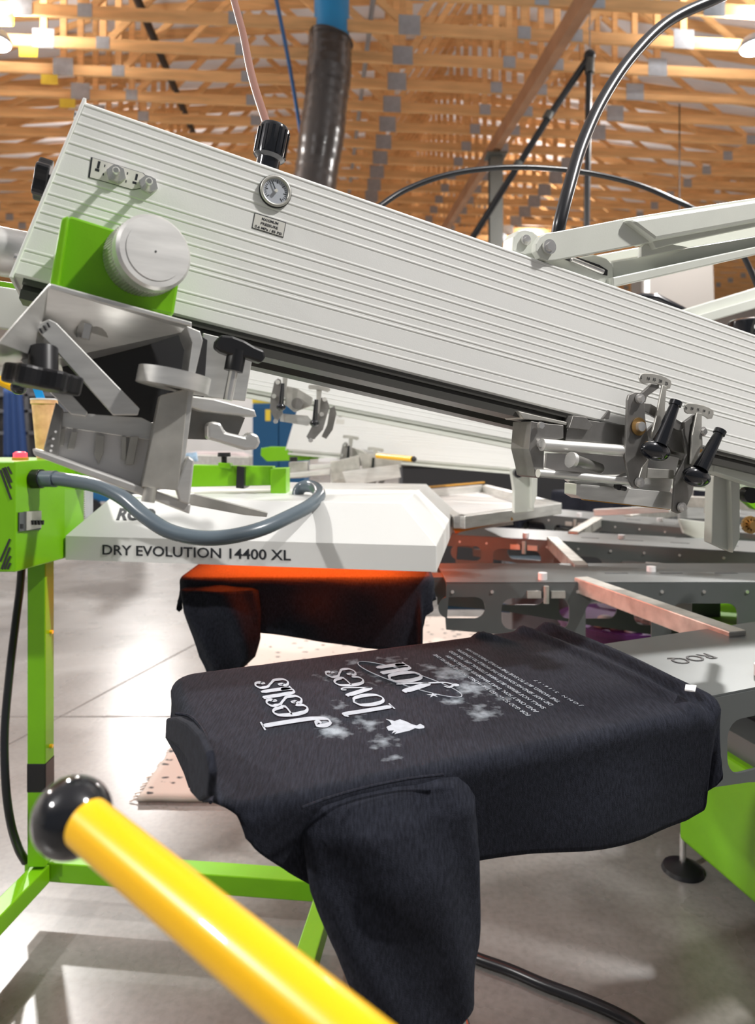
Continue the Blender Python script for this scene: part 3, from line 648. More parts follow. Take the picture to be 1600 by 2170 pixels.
# second head's linkage
L2 = thing('lift_linkage', 'cream lifting arm lower right, running down behind the nearest print head', 'lifting arm', P(1500, 640, 2.08))
slab('arm', CREAM, [Z8(1150, 695), (2400, 368), (2400, 420), Z8(1330, 752)], PY(2.06), .05, L2, .004)
slab('arm_lip', CREAM, [Z8(1250, 722), (2400, 400), (2400, 424), Z8(1330, 752)], PY(2.04), .02, L2, .002)
# head 2 and 3
z2 = 1.438 + .25 * .192
H2, D2, U2 = make_head('print_head', 'white ribbed print head seen just below and behind the nearest one', Vector((-.66, 2.04, z2)), Vector((1, 0, 0)), .192, .227, 2.7, .035, Vector((0, 1, 0)))
h3 = Vector((math.cos(A1), -math.sin(A1), 0)); n3 = Vector((math.sin(A1), math.cos(A1), 0))
org3 = Vector((-.44, 3.30, 1.226)); H3, D3, U3 = make_head('print_head', 'farthest white print head with a small gauge, nearly level', org3, h3, .065, .227, 2.7, .06, n3)
def F3(px, py): return U(px, py, (n3, n3.dot(org3)))
c = F3(722, 873); q = MB().tube([c, c - n3 * .004], .021, 28).build('gauge_housing', BLACK, H3, True); MB().tube([c - n3 * .003, c - n3 * .005], .017, 28).build('gauge_dial', GLASSD, q)
c = F3(721, 893); MB().box(c, (.042, .002, .02), (D3, n3, U3)).build('label_plate', PLATE, H3); c = F3(760, 874); MB().box(c, (.02, .004, .02), (D3, n3, U3)).build('square_button', BLACK, H3)
c = F3(648, 890); MB().box(c, (.05, .002, .018), (D3, n3, U3)).build('label_plate', PLATE, H3)

# ================================================================ SQUEEGEE CARRIAGE under head 1
def z7(x, y): return (1050 + x * .34375, 750 + y * .34375)
CR = thing('squeegee_carriage', 'steel squeegee carriage with two black clamp handles under the nearest print head', 'squeegee holder', U(*z7(700, 600), PT(.86)))
def s7(name, m_, poly, t, th=.004, bev=.0008, par=None): return slab(name, m_, [z7(*p) for p in poly], PT(t), th, par or CR, bev)
def c7(x, y, t): return U(*z7(x, y), PT(t))
s7('hanger', SILVERD, [(140, 352), (290, 388), (440, 420), (440, 440), (300, 412), (175, 402)], .875, .05)
s7('end_plate', STEEL, [(222, 415), (305, 428), (420, 440), (420, 520), (330, 540), (300, 600), (298, 735), (272, 768), (245, 756), (236, 700), (208, 585)], .872, .05)
s7('slide_block', STEEL, [(460, 395), (580, 410), (810, 440), (810, 560), (560, 545), (430, 535)], .875, .06)
s7('slide_block', STEEL, [(480, 380), (560, 390), (600, 440), (580, 470), (455, 455)], .868, .02)
s7('stop_finger', STEEL, [(660, 396), (700, 345), (712, 355), (700, 402)], .872, .004)
MB().tube([c7(285, 560, .862), c7(410, 571, .862), c7(800, 598, .862)], .0095, 20).build('guide_rod', SILVER, CR, True)
MB().tube([c7(262, 735, .862), c7(400, 744, .862), c7(860, 792, .862)], .0066, 20).build('guide_rod', SILVER, CR, True)
for (x, y) in ((270, 556), (272, 440)): MB().tube([c7(x, y, .868), c7(x, y, .868) - N * .006], .0055, 6).build('bolt', CHROME, CR, True)
pn = MB().tube([c7(470, 655, .845), c7(520, 665, .85), c7(640, 705, .89)], [.0115, .0085, .0085], 18).build('pin', STEEL, CR, True)
MB().tube([c7(460, 652, .843), c7(480, 657, .8435)], .0122, 20).build('pin_head', SILVER, pn, True)
s7('backing_panel', WHITEP, [(320, 612), (800, 620), (940, 640), (1140, 610), (1110, 745), (470, 745), (310, 700)], .91, .006)
s7('squeegee_holder', SILVER, [(470, 780), (700, 795), (940, 700), (1105, 740), (1075, 852), (500, 800)], .885, .02)
s7('squeegee_holder', SILVER, [(500, 800), (1080, 852), (1112, 880), (1110, 950), (1080, 958), (540, 895), (498, 870)], .875, .03)
s7('squeegee_blade', AMBER, [(545, 895), (1080, 958), (1078, 962), (550, 903)], .885, .008)
m = MB(); m.tube([c7(745, 815, .87), c7(765, 822, .86)], .005, 10); m.tube([c7(765, 822, .862), c7(800, 832, .862)], .004, 8); m.build('wing_screw', BLACK, CR, True)
s7('link_bar', STEEL, [(905, 300), (960, 308), (1180, 440), (1180, 480), (1120, 470), (905, 345)], .856, .006)
s7('link_bar', SILVERD, [(940, 705), (1100, 715), (1105, 770), (935, 765)], .868, .006)
def clamp(dx, dy, sc_off, digits, t0=.852):
    def p(l): return [(x + dx, y + dy) for x, y in l]
    pl_ = s7('clamp_plate', STEEL, p([(815, 285), (825, 252), (860, 236), (895, 238), (915, 262), (925, 400), (955, 600), (940, 700), (905, 810), (880, 828), (850, 822), (828, 785), (800, 640), (812, 420)]), t0, .005)
    s7('clamp_flange', SILVERD, p([(905, 700), (945, 650), (930, 760), (890, 815), (875, 800)]), t0 - .002, .018, par=pl_)
    for (x, y, r_) in ((884, 276, .0078), (881, 790, .0078)):
        m = MB(); c = c7(x + dx, y + dy, t0 - .001); m.tube([c, c - N * .005], r_, 16); m.tube([c - N * .005, c - N * .009], r_ * .6, 6); m.build('bolt', CHROME, pl_, True)
    c = c7(882 + dx, 448 + dy, t0 - .001); MB().tube([c, c - N * .0015], .0145, 26).build('washer', BRASS, pl_, True)
    m = MB(); m.tube([c - N * .001, c - N * .008], .0078, 16); m.build('bolt', CHROME, pl_, True)
    sx, sy = sc_off
    def q(l): return [(x + sx, y + sy) for x, y in l]
    arc = []
    for k in range(9): a = k / 8; arc.append((892 + 195 * a, 140 - 62 * a + 0 + 0))
    top = [(888, 150), (895, 126), (915, 118), (965, 120), (1010, 128), (1050, 143), (1082, 162), (1086, 185), (1078, 212), (1055, 220), (1035, 200), (1000, 186), (955, 181), (915, 184), (896, 172)]
    sc_ = s7('graduated_scale', SILVERD, q(top), t0 - .004, .003)
    for i, s_ in enumerate(digits):
        c = c7(900 + 38 * i + sx, 147 + (0, 4, 10, 20, 34)[i] + sy, t0 - .0045); text(s_, .0068, c - D1 * .002 - U1 * .002, D1, U1, INK, sc_, 'lettering', thick=.0003)
    s7('scale_bracket', STEEL, q([(905, 240), (965, 185), (1010, 190), (1010, 210), (935, 262), (925, 300), (905, 290)]), t0 - .001, .006)
    s7('pointer', SILVERD, q([(1032, 192), (1056, 200), (1046, 330), (1045, 480), (1020, 520), (960, 520), (990, 400), (1010, 300)]), t0 - .006, .004)
    hx, hy = sx * .91, sy * .84
    hc = c7(985 + hx, 598 + hy, t0 - .02)
    hd = MB().ball(hc, (.0285, .015, .0165), (D1, N, U1), 24, 14).build('clamp_handle', BLACKG, CR, True)
    a, b = c7(1010 + hx, 560 + hy, t0 - .024), c7(1112 + hx, 300 + hy, t0 - .026)
    MB().tube([a, a + (b - a) * .92, a + (b - a) * .93, b + (b - a) * .03], [.0125, .0078, .0098, .0098], 18).build('lever', BLACKG, hd, True)
    c = c7(940 + hx, 585 + hy, t0 - .002); MB().tube([c + N * .01, c - N * .014], .009, 14).build('spindle', STEEL, hd, True)
clamp(0, 0, (0, 0), ['5', '10', '15', '20', '25'])
s7('clamp_plate', STEEL, [(1150, 470), (1230, 380), (1275, 450), (1280, 620), (1245, 700), (1215, 860), (1168, 968), (1130, 985), (1095, 970), (1110, 760), (1180, 620)], .853, .005)
m = MB()
for (x, y) in ((1143, 945), (1268, 478)):
    m = MB(); c = c7(x, y, .851); m.tube([c, c - N * .005], .008, 16); m.tube([c - N * .005, c - N * .009], .005, 6); m.build('bolt', CHROME, CR, True)
c = c7(1255, 630, .851); MB().tube([c, c - N * .0015], .0125, 24).build('washer', BRASS, CR, True); MB().tube([c - N * .001, c - N * .008], .007, 16).build('bolt', CHROME, CR, True)
sx, sy = 272, 185
def q_(l): return [(x + sx, y + sy) for x, y in l]
sc_ = s7('graduated_scale', SILVERD, q_([(894, 150), (898, 128), (915, 118), (965, 122), (1010, 132), (1045, 145), (1074, 165), (1074, 190), (1064, 214), (1040, 216), (1020, 200), (990, 190), (955, 184), (915, 184), (898, 172)]), .848, .003)
for i, s_ in enumerate(['25', '20', '15', '10', '5']):
    c = c7(900 + 37 * i + sx, 147 + (0, 4, 10, 18, 30)[i] + sy, .8475); text(s_, .0062, c - D1 * .002 - U1 * .002, D1, U1, INK, sc_, 'lettering', thick=.0003)
s7('scale_bracket', STEEL, [(1165, 420), (1230, 372), (1260, 378), (1200, 440), (1190, 560), (1170, 500)], .851, .006)
s7('pointer', SILVERD, [(1243, 362), (1274, 366), (1272, 560), (1240, 690), (1205, 680), (1215, 500)], .846, .004)
hc = c7(1238, 757, .832); hd = MB().ball(hc, (.0285, .015, .0165), (D1, N, U1), 24, 14).build('clamp_handle', BLACKG, CR, True)
a, b = c7(1262, 712, .828), c7(1385, 478, .826); MB().tube([a, a + (b - a) * .92, a + (b - a) * .93, b + (b - a) * .03], [.0125, .0078, .0098, .0098], 18).build('lever', BLACKG, hd, True)
s7('rear_plate', STEEL, [(930, 480), (1060, 350), (1190, 520), (1200, 620), (1100, 600), (1060, 560), (930, 620)], .868, .006)

t = thing('conveyor_dryer', 'long black conveyor dryer body beyond the far pallets', 'dryer', Vector((1.1, 6.0, 0)))
MB().box((1.15, 6.0, .62), (1.9, .9, .84)).build('body', DARKW, t, False, .02); MB().box((1.15, 6.0, 1.045), (1.94, .94, .012)).build('lid', RAIL, t)
for x in (.3, 2.0): MB().box((x, 6.0, .1), (.08, .7, .2)).build('leg', DARKW, t)
MB().tube([O + Z * .86, O + Z * 2.1], .3, 40).build('central_column', GREYP, B, True)
MB().tube([O + Z * .66, O + Z * .845], 1.0, 48).build('added_dark_drum', DARKW, B, True)  # made-up dark drum, added to darken the view between the arms
# ---- squeegee clamps under head 2 (smaller, farther) and head 3
def mini_carriage(lab, pl, base, sc, mir=False):
    t = thing('squeegee_carriage', lab, 'squeegee holder', U(*base, pl)); bx, by = base
    def g_(l): return [(bx + x * sc, by + y * sc) for x, y in l]
    nn = pl[0]
    def Uo(x, y, off): return U(bx + x * sc, by + y * sc, (nn, pl[1] + off))
    for (ox, oy) in ((0, 0), (73, 35)):
        def h_(l): return g_([(x + ox, y + oy) for x, y in l])
        m_ = slab('clamp_plate', STEEL, h_([(-22, 25), (-15, 19), (-8, 22), (-6, 45), (-8, 70), (-4, 95), (-14, 110), (-22, 108), (-32, 85), (-30, 60)]) if ox == 0 else h_([(0, 25), (18, 28), (24, 45), (14, 80), (10, 95), (-8, 115), (-20, 118), (-26, 110), (-10, 80), (-4, 50)]), pl, .006, t, .001)
        for (x, y) in ((-14, 28), (-22, 58), (-19, 117 - 5)) if ox == 0 else ((14, 30), (8, 62), (-16, 118)):
            c = Uo(x + ox, y + oy, -.002); MB().tube([c, c - nn * .009], .0065 * sc ** .2, 12).build('bolt', CHROME, m_, True)
        slab('graduated_scale', SILVERD, h_([(-22, 2), (-20, -2), (0, -1), (24, 4), (26, 10), (20, 14), (8, 10), (-10, 8), (-20, 8)]), (nn, pl[1] - .012), .003, t, .0005)
        slab('pointer', SILVERD, h_([(-4, 6), (8, 9), (4, 40), (2, 60), (-4, 60)]), (nn, pl[1] - .01), .003, t)
        c = Uo(ox - 8, oy + 86 - 5, -.03); q = MB().ball(c, (.014 * sc ** .3, .012, .011)).build('clamp_handle', BLACKG, t, True)
        MB().tube([c, Uo(ox - 4, oy + 30, -.03)], [.008, .0055], 12).build('lever', BLACKG, q, True)
    slab('link_bar', SILVERD, g_([(5, 35), (30, 42), (60, 60), (58, 78), (20, 92), (0, 75)]), (nn, pl[1] + .01), .02, t, .001)
    c = Uo(28, 74, 0); MB().tube([c, c - nn * .012], .016, 20).build('pivot', STEEL, t, True)
    slab('end_plate', STEEL, g_([(98, 85), (108, 78), (112, 95), (104, 130), (90, 150), (80, 145), (92, 120)]), (nn, pl[1] + .08), .006, t)
    slab('squeegee_holder', SILVER, g_([(-10, 95), (50, 100), (60, 112), (50, 122), (-10, 112)]), (nn, pl[1] + .03), .02, t)
    return t
mini_carriage('small steel squeegee clamps hanging below the second print head', PY(1.93), (603, 783), .98)
mini_carriage('blurred grey squeegee clamps above the hood, under the farthest print head', (n3, n3.dot(org3) - .09), (742, 923), .72)
m3 = thing('squeegee_bar', 'low grey squeegee bar lying behind the white hood, below the farthest clamps', 'squeegee holder', P(790, 1010, 2.95))
slab('holder', SILVER, [(725, 1000), (845, 985), (850, 1012), (735, 1030)], PY(2.9), .03, m3, .002); slab('bracket', SILVERD, [(700, 980), (760, 965), (765, 1020), (705, 1030)], PY(2.95), .03, m3, .002)
slab('backing_panel', SILVERD, [(760, 960), (850, 965), (850, 990), (770, 1000)], PY(3.0), .01, m3)

# ---- screen frames and their hanging clamps on the right
SF = thing('silk_screen', 'silver screen frame on the press just right of the white hood', 'screen frame', P(1000, 1060, 2.6))
fz = 1.04; fa = [U(855, 1040, PZ(fz)), U(980, 1092, PZ(fz)), U(1125, 1068, PZ(fz)), U(1010, 1022, PZ(fz))]
fc1, fc2, fc3 = U(862, 1041, PZ(fz)), U(975, 1093, PZ(fz)), U(1180, 1066, PZ(fz)); fc4 = fc1 + (fc3 - fc2)
for nm, a, b in (('frame_side', fc1, fc2), ('frame_side', fc2, fc3), ('frame_side', fc3, fc4), ('frame_side', fc4, fc1)):
    MB().bar(a + Z * -.02, b + Z * -.02, .04, .04).build(nm, SILVER, SF, False, .002)
MB().prism([fc1 - Z * .036, fc2 - Z * .036, fc3 - Z * .036, fc4 - Z * .036], Z * .002).build('mesh_screen', mat('screen_mesh', (.62, .6, .58), .5), SF)
MB().bar(fc1 + Z * .012 + (fc2 - fc1) * .02, fc4 + Z * .012, .012, .008).build('edge_strip', AMBER, SF)
s_ = thing('squeegee', 'flat bar squeegee with an amber blade, under the silver screen frame', 'squeegee', P(1030, 1108, 2.3))
slab('blade', AMBER, [(960, 1120), (1085, 1096), (1088, 1102), (965, 1130)], PY(2.34), .012, s_); slab('holder', SILVERD, [(962, 1126), (1086, 1098), (1088, 1112), (1000, 1124)], PY(2.36), .02, s_)
def hang(lab, pts_, kn, y, kr=.013):
    t = thing('frame_clamp', lab, 'clamp', P(pts_[0][0], pts_[0][1], y))
    slab('bracket', CREAM, pts_, PY(y), .035, t, .002); c = P(*kn, y - .002); MB().tube([c + Vector((0, .004, 0)), c - Vector((0, .022, 0))], kr, 20).build('knob', BLACK, t, True)
    return t
t = hang('cream steel frame clamp left of the squeegee carriage', [(1083, 992), (1132, 990), (1132, 1084), (1090, 1088), (1090, 1040)], (1096, 1002), 2.0)
slab('mounting_flange', CREAM, [(1128, 985), (1140, 985), (1138, 1050), (1128, 1080)], PY(1.96), .05, t, .001)
t = hang('pair of cream hanging plates at the right edge below the print head', [(1512, 1010), (1548, 985), (1560, 1100), (1552, 1172), (1508, 1152)], (1582, 1048), 1.42, .016)
slab('bracket', CREAM, [(1548, 985), (1568, 985), (1568, 1140), (1553, 1172)], PY(1.40), .05, t, .001)
slab('support_plate', CREAM, [(1515, 955), (1620, 990), (1620, 1035), (1512, 1000)], PT(.90), .03, t, .002)
t = thing('frame_clamp', 'narrow silver bracket hanging between the squeegee carriage and the right plates', 'clamp', P(1510, 1060, 1.5))
slab('bracket', SILVERD, [(1505, 1020), (1530, 1020), (1520, 1100), (1500, 1088)], PY(1.5), .02, t, .001); slab('bracket', SILVER, [(1530, 1010), (1545, 1005), (1545, 1150), (1532, 1150)], PY(1.52), .02, t, .001)
g_ = thing('green_bracket', 'small lime green bracket at the right edge above the brass fitting', 'bracket', P(1600, 1050, 2.0)); slab('bracket', GREEN, [(1578, 1062), (1592, 1040), (1640, 1030), (1640, 1085), (1600, 1080)], PY(2.0), .03, g_, .002)
c = P(1590, 1112, 1.9); m = MB()
for k in range(10): a = k * math.pi / 5; m.bar(c, c + Vector((math.cos(a), 0, math.sin(a))) * .024, .012, .008, Vector((0, 1, 0)))
m.tube([c - Vector((0, .02, 0)), c + Vector((0, .01, 0))], .012, 14); o = m.build('brass_fitting', BRASS, None, False); tag(o, 'small brass star-shaped fitting at the right edge', 'fitting')
# rails of the far stations
R_ = thing('screen_rail', 'long silver screen rails crossing behind the squeegee carriage', 'rail', P(1400, 1060, 3.2))
MB().bar(P(1260, 1086, 3.2), P(1420, 1078, 3.0), .03, .03).build('rail', SILVER, R_, False, .002); MB().bar(P(1390, 1060, 3.4), P(1620, 1070, 3.0), .04, .05).build('rail', SILVERD, R_, False, .002)
slab('plate', SILVER, [(1440, 1075), (1520, 1070), (1510, 1100), (1440, 1098)], PY(3.3), .02, R_); slab('tray', CREAM, [(1440, 1100), (1520, 1110), (1520, 1160), (1450, 1130)], PY(2.9), .02, R_)
MB().tube([P(1398, 1062, 3.1), P(1398, 1084, 3.1)], .02, 16).build('end_stop', WHITEP, R_, True)
# station cap with its number
t = thing('air_cylinder', 'black round cap marked 9, at the right edge above the print head', 'machine knob', P(1585, 690, 1.9))
c = P(1592, 745, 1.9); MB().tube([c, c + Z * .06, c + Z * .082, c + Z * .088], [.062, .062, .060, .052], 36).build('cap', BLACKG, t, True)
text('9', .035, c + Vector((-.028, -.0635, .042)), (1, .25, 0), (0, 0, 1), WHITEP, t, 'lettering')
c = P(1390, 640, 2.6); t = tag(MB().tube([c + Vector((-.12, 0, .0)), c + Vector((-.06, 0, .018)), c + Vector((0, 0, .015)), c + Vector((.09, 0, -.03)), c + Vector((.2, 0, -.09)), c + Vector((.6, -.1, -.3)), Vector((2.3, 2.2, 1.35))], .018, 14).build('cable_cover', BLACKG, None, True), 'black curved cable cover peeking over the nearest print head, right side', 'cable cover')
t = thing('plenum_box', 'pale translucent box high on the back wall, behind the lifting arms', 'duct box', P(1440, 600, 9))
slab('box', mat('hazy_plastic', (.20, .185, .17), .4), [(1372, 560), (1512, 556), (1516, 665), (1372, 670)], PY(9), .6, t, .02); slab('trim_strip', WHITE, [(1366, 560), (1376, 560), (1376, 670), (1366, 670)], PY(8.97), .1, t)
MB().bar(P(1440, 560, 9.3), Vector((P(1440, 560, 9.3).x, 9.3, CEIL + .06)), .012, .012, Vector((1, 0, 0))).build('hanger', DARKW, t)

# ================================================================ HOLDER AT THE OUTER END (green block, knob, silver bracket)
HD = thing('screen_holder', 'lime green block with round silver knob and silver clamp bracket at the head end', 'clamp', ST(-.05, .80, 1.4))
def sp_(name, m_, poly, t, th, bev=.001, par=None): return slab(name, m_, poly, PT(t), th, par or HD, bev)
sp_('green_block', GREEN, [(142, 460), (152, 457), (390, 532), (368, 668), (120, 620), (105, 605)], .79, .085, .003)
sp_('block_flange', GREEN, [(130, 462), (146, 456), (124, 612), (104, 606)], .77, .03, .002)
ka = Vector((.62, -.76, .05)).normalized(); kb = P(296, 556, .76); kf = kb + ka * .046
kn = MB().tube([kb, kb + ka * .002, kf - ka * .003, kf], [.0385, .0405, .0405, .0375], 48).build('adjustment_knob', SILVER, HD, True)
m = MB(); yx = ka.orthogonal().normalized(); yz = ka.cross(yx)
for k in range(72):
    a = 2 * math.pi * k / 72; v = yx * math.cos(a) + yz * math.sin(a); m.bar(kb + ka * .004 + v * .0405, kb + ka * .030 + v * .0405, .0018, .0012, v)
m.build('knurling', SILVERD, kn)
MB().tube([kf - ka * .0005, kf + ka * .0008], .031, 40).build('knob_face', SILVER, kn, True)
MB().tube([kf + ka * .0003, kf + ka * .0012], .0012, 8).build('centre_mark', INK, kn)
ra, rb_ = P(-60, 522, .80), P(106, 552, .84)
MB().tube([ra, rb_], .029, 36).build('handle_tube', SILVER, HD, True)
# folded silver bracket, seen from below
tpz = 1.3 + (HZ - 650) / F * .80
BN = PT(.75)
tl, tr_ = U(104, 612, PT(.765)), U(412, 694, PT(.765))
down = (U(0, 735, PT(.69)) - tl)
bk = MB().hexa([tl, tr_, tr_ + down * .1 + N * .1, tl + N * .1, tl + U1 * .005, tr_ + U1 * .005, tr_ + N * .1 + U1 * .005, tl + N * .1 + U1 * .005])
lip = [U(0, 735, PT(.655)), tl, tr_, tr_ - (tr_ - tl) * .02 + U1 * -.002]
MB().prism([U(-8, 738, PT(.69)), tl, U(405, 692, PT(.765)), U(405, 700, PT(.84)), U(140, 790, PT(.90)), U(-60, 800, PT(.80))], U1 * .005).build('top_plate', SILVER, HD, False, .001)
MB().prism([U(395, 690, PT(.765)), U(424, 702, PT(.765)), U(430, 722, PT(.765)), U(412, 800, PT(.765)), U(398, 800, PT(.765)), U(408, 726, PT(.765)), U(400, 706, PT(.765))], N * .075).build('side_flange', SILVER, HD, False, .0008)
sp_('back_web', DARKW, [(130, 770), (410, 700), (440, 720), (430, 870), (300, 900), (150, 880)], .86, .004)  # near-black colour paints in the shade inside the bracket, behind the bars
sp_('back_plate', SILVER, [(430, 705), (470, 715), (535, 760), (520, 850), (420, 840)], .87, .004)
m = MB(); c = U(185, 690, PT(.83)); m.tube([c, c - U1 * .010], .028, 28); m.build('washer', SILVERD, HD, True)
c = U(178, 706, PT(.80)); MB().tube([c + U1 * .01, c - U1 * .006], .0075, 6).build('bolt', CHROME, HD, True)
# the two inclined flat bars
def barz(name, a, b, t, th): sp_(name, SILVER, [a[0], a[1], b[1], b[0]], t, th, .0015)
sp_('inclined_bar', SILVER, [(70, 690), (104, 676), (120, 684), (296, 866), (292, 880), (240, 880)], .775, .012, .001)
sp_('inclined_bar', SILVER, [(20, 740), (38, 726), (62, 738), (186, 874), (182, 882), (150, 878)], .79, .012, .001)
m = MB()
for (x, y) in ((84, 696), (92, 690), (100, 684), (30, 745), (38, 738)):
    MB().bar(U(x, y, PT(.7735)), U(x + 5, y + 10, PT(.7735)), .002, .001, N).build('notch', DARKW, HD)
# black star knob under the plate
c = U(92, 800, PT(.765)); kn2 = []
for k in range(48): a = 2 * math.pi * k / 48; kn2.append(c + (D1 * math.cos(a) + N * math.sin(a)) * (.033 + .004 * math.cos(6 * a)))
kk = MB().prism([p - U1 * .012 for p in kn2], U1 * .020).build('star_knob', BLACK, HD, False, .003)
MB().tube([c, U(92, 740, PT(.775))], .014, 20).build('stem', BLACK, kk, True)
# post with round cap
sp_('post', SILVERD, [(340, 838), (400, 822), (378, 1040), (300, 1032)], .765, .03, .001)
sp_('post_side', SILVER, [(398, 824), (412, 820), (388, 1010), (374, 1040)], .77, .035, .001)
c = U(368, 808, PT(.78)); MB().tube([c - U1 * .008, c + U1 * .010], .039, 36).build('post_cap', SILVER, HD, True)
MB().tube([U(374, 835, PT(.78)), U(372, 860, PT(.78))], .010, 14).build('post_screw', STEEL, HD, True)
c = U(318, 1040, PT(.77)); MB().tube([c + U1 * .004, c - U1 * .012], .007, 12).build('lower_pin', SILVERD, HD, True)
# lower tray: upright panel with slots and the bright ledge
pan = sp_('slotted_panel', SILVER, [(120, 872), (300, 885), (330, 900), (330, 935), (128, 905)], .80, .005, .0008)
MB().prism([U(128, 905, PT(.805)), U(335, 935, PT(.805)), U(325, 1035, PT(.80)), U(110, 975, PT(.80))], N * .004).build('white_panel', WHITEP, HD)
for (x0, y0, x1, y1, w_) in ((158, 915, 149, 952, 7), (285, 925, 274, 985, 9), (263, 925, 262, 975, 5), (132, 908, 128, 945, 6)):
    sp_('slot_tab', SILVERD, [(x0 - w_, y0), (x0 + w_, y0), (x1 + w_, y1), (x1 - w_, y1)], .796, .006, .0005)
sp_('pointed_tab', SILVERD, [(203, 920), (222, 923), (219, 960), (208, 985), (199, 960)], .798, .004)
sp_('end_panel', STEEL, [(118, 852), (134, 868), (122, 975), (112, 978), (92, 952)], .79, .012)
m = MB()
for (x, y) in ((118, 915), (113, 930), (110, 945), (108, 955)): m.rivet(U(x, y, PT(.788)), .0013, -N, .001)
m.build('scale_marks', WHITEP, HD)
sp_('ledge', SILVER, [(68, 950), (84, 954), (405, 1068), (402, 1090), (330, 1062), (72, 965)], .77, .03, .002)
sp_('ledge_upright', SILVER, [(398, 965), (412, 975), (402, 1070), (380, 1062), (372, 1035)], .765, .014, .002)
sp_('blade_tip', SILVERD, [(375, 1052), (412, 1046), (568, 1086), (566, 1096), (520, 1092), (390, 1068)], .79, .008, .001)
# right hand clamp : T knob, stem, lever
c = U(503, 742, PT(.83)); tk = MB(); 
tk.prism([c + D1 * a + U1 * b - N * .010 for a, b in ((-.028, .004), (-.024, .012), (-.010, .014), (.005, .012), (.018, .008), (.030, .006), (.034, -.002), (.030, -.010), (.012, -.008), (-.006, -.010), (-.020, -.008), (-.028, -.004))], N * .02)
tk = tk.build('t_knob', BLACK, HD, False, .003)
MB().tube([c, c - U1 * .026], .0115, 18).build('stem', BLACK, tk, True)
MB().tube([c - U1 * .024, c - U1 * .062], .0058, 14).build('threaded_rod', CHROME, tk, True)
sp_('clamp_jaw', SILVER, [(405, 838), (455, 845), (540, 868), (545, 884), (430, 872), (400, 862)], .81, .03, .002)
sp_('clamp_body', STEEL, [(392, 862), (470, 872), (520, 885), (500, 935), (392, 930)], .84, .02, .001)
sp_('clamp_lever', SILVER, [(440, 898), (450, 892), (468, 896), (478, 915), (520, 925), (532, 915), (548, 922), (553, 938), (545, 952), (520, 954), (440, 930)], .80, .026, .004)

# ================================================================ FLASH CURE UNIT
FU = thing('flash_cure_unit', 'lime green flash cure stand with control box and a white lettered hood', 'flash dryer', (-.9, 1.8, 0))
yF = 1.74
def XF(px, y): return (px - 800) / F * y
def ZF(py, y): return 1.3 - (py - HZ) / F * y
xl, xr = XF(138, yF), XF(925, yF); zt_, zb_ = ZF(1146, yF), ZF(1200, yF)
# slight rise to the left as in the photo comes from the fascia being level and nearer on the right
b0_, b1_ = P(138, 1186, 1.76), P(925, 1212, 1.66)
zb_ = (b0_.z + b1_.z) / 2
yl, yr = 1.3 - zb_, 0
fl = Vector((XF(138, 1.79), 1.79, zb_)); fr = Vector((XF(925, 1.66), 1.66, zb_))
fl.y = (1.3 - zb_) * F / (1186 - HZ); fl.x = XF(138, fl.y); fr.y = (1.3 - zb_) * F / (1212 - HZ); fr.x = XF(925, fr.y)
FX = (fr - fl).normalized(); FY = Vector((-FX.y, FX.x, 0)); WD = (fr - fl).length; DPT = .78; hh = .062
def FP(a, b, z): return fl + FX * a + FY * b + Z * z
hd = MB(); 
lvl = [(0, 0, WD, DPT, 0), (0, 0, WD, DPT, hh), (.092, .06, WD - .092, DPT - .06, hh + .095), ]
rings = [[FP(a0, b0, z), FP(a1, b0, z), FP(a1, b1, z), FP(a0, b1, z)] for a0, b0, a1, b1, z in lvl]
for rg in rings: hd.v += rg
for i in range(2):
    for k in range(4): hd.f.append((i * 4 + k, i * 4 + (k + 1) % 4, i * 4 + 4 + (k + 1) % 4, i * 4 + 4 + k))
hd.f.append((8, 9, 10, 11)); hood = hd.build('hood', WHITE, FU, False, .002)
text('DRY EVOLUTION 14400 XL', .036, FP(.104, -.0008, .017), FX, Z, INK, hood, 'lettering', width=.505, thick=.0008, bold=.0004)
sl = (rings[2][0] - rings[1][0]); sn = FX.cross((rings[2][0] - rings[1][0]) - FX * FX.dot(rings[2][0] - rings[1][0])).normalized(); sy_ = ((rings[2][0] - rings[1][0]) - FX * FX.dot(rings[2][0] - rings[1][0])).normalized()
text('ROQ', .046, rings[1][0] + FX * .128 + sy_ * .05 + sn * .001 * (1 if sn.z > 0 else -1), FX, sy_, INK, hood, 'lettering', width=.105, thick=.0008, bold=.0016)
MB().prism([FP(.02, .02, .012), FP(WD - .02, .02, .012), FP(WD - .02, DPT - .02, .012), FP(.02, DPT - .02, .012)], Z * .004).build('reflector', SILVER, hood)
m = MB()
for k in range(7): y = .22 + k * .08; m.tube([FP(.26, y, .006), FP(WD - .04, y, .006)], .006, 10)
m.build('heating_lamp', HEAT, hood, True)
ld = bpy.data.lights.new('heater_light', 'AREA'); ld.shape = 'RECTANGLE'; ld.size = .62; ld.size_y = .50; ld.energy = GLOW_W; ld.color = (1, .10, .008)
lo = bpy.data.objects.new('heater_light', ld); COL.objects.link(lo); lo.parent = FU; cL = FP(WD / 2 + .06, .44, -.004); lo.location = cL - Vector(FU.location); lo.rotation_euler = (0, 0, math.atan2(FX.y, FX.x))
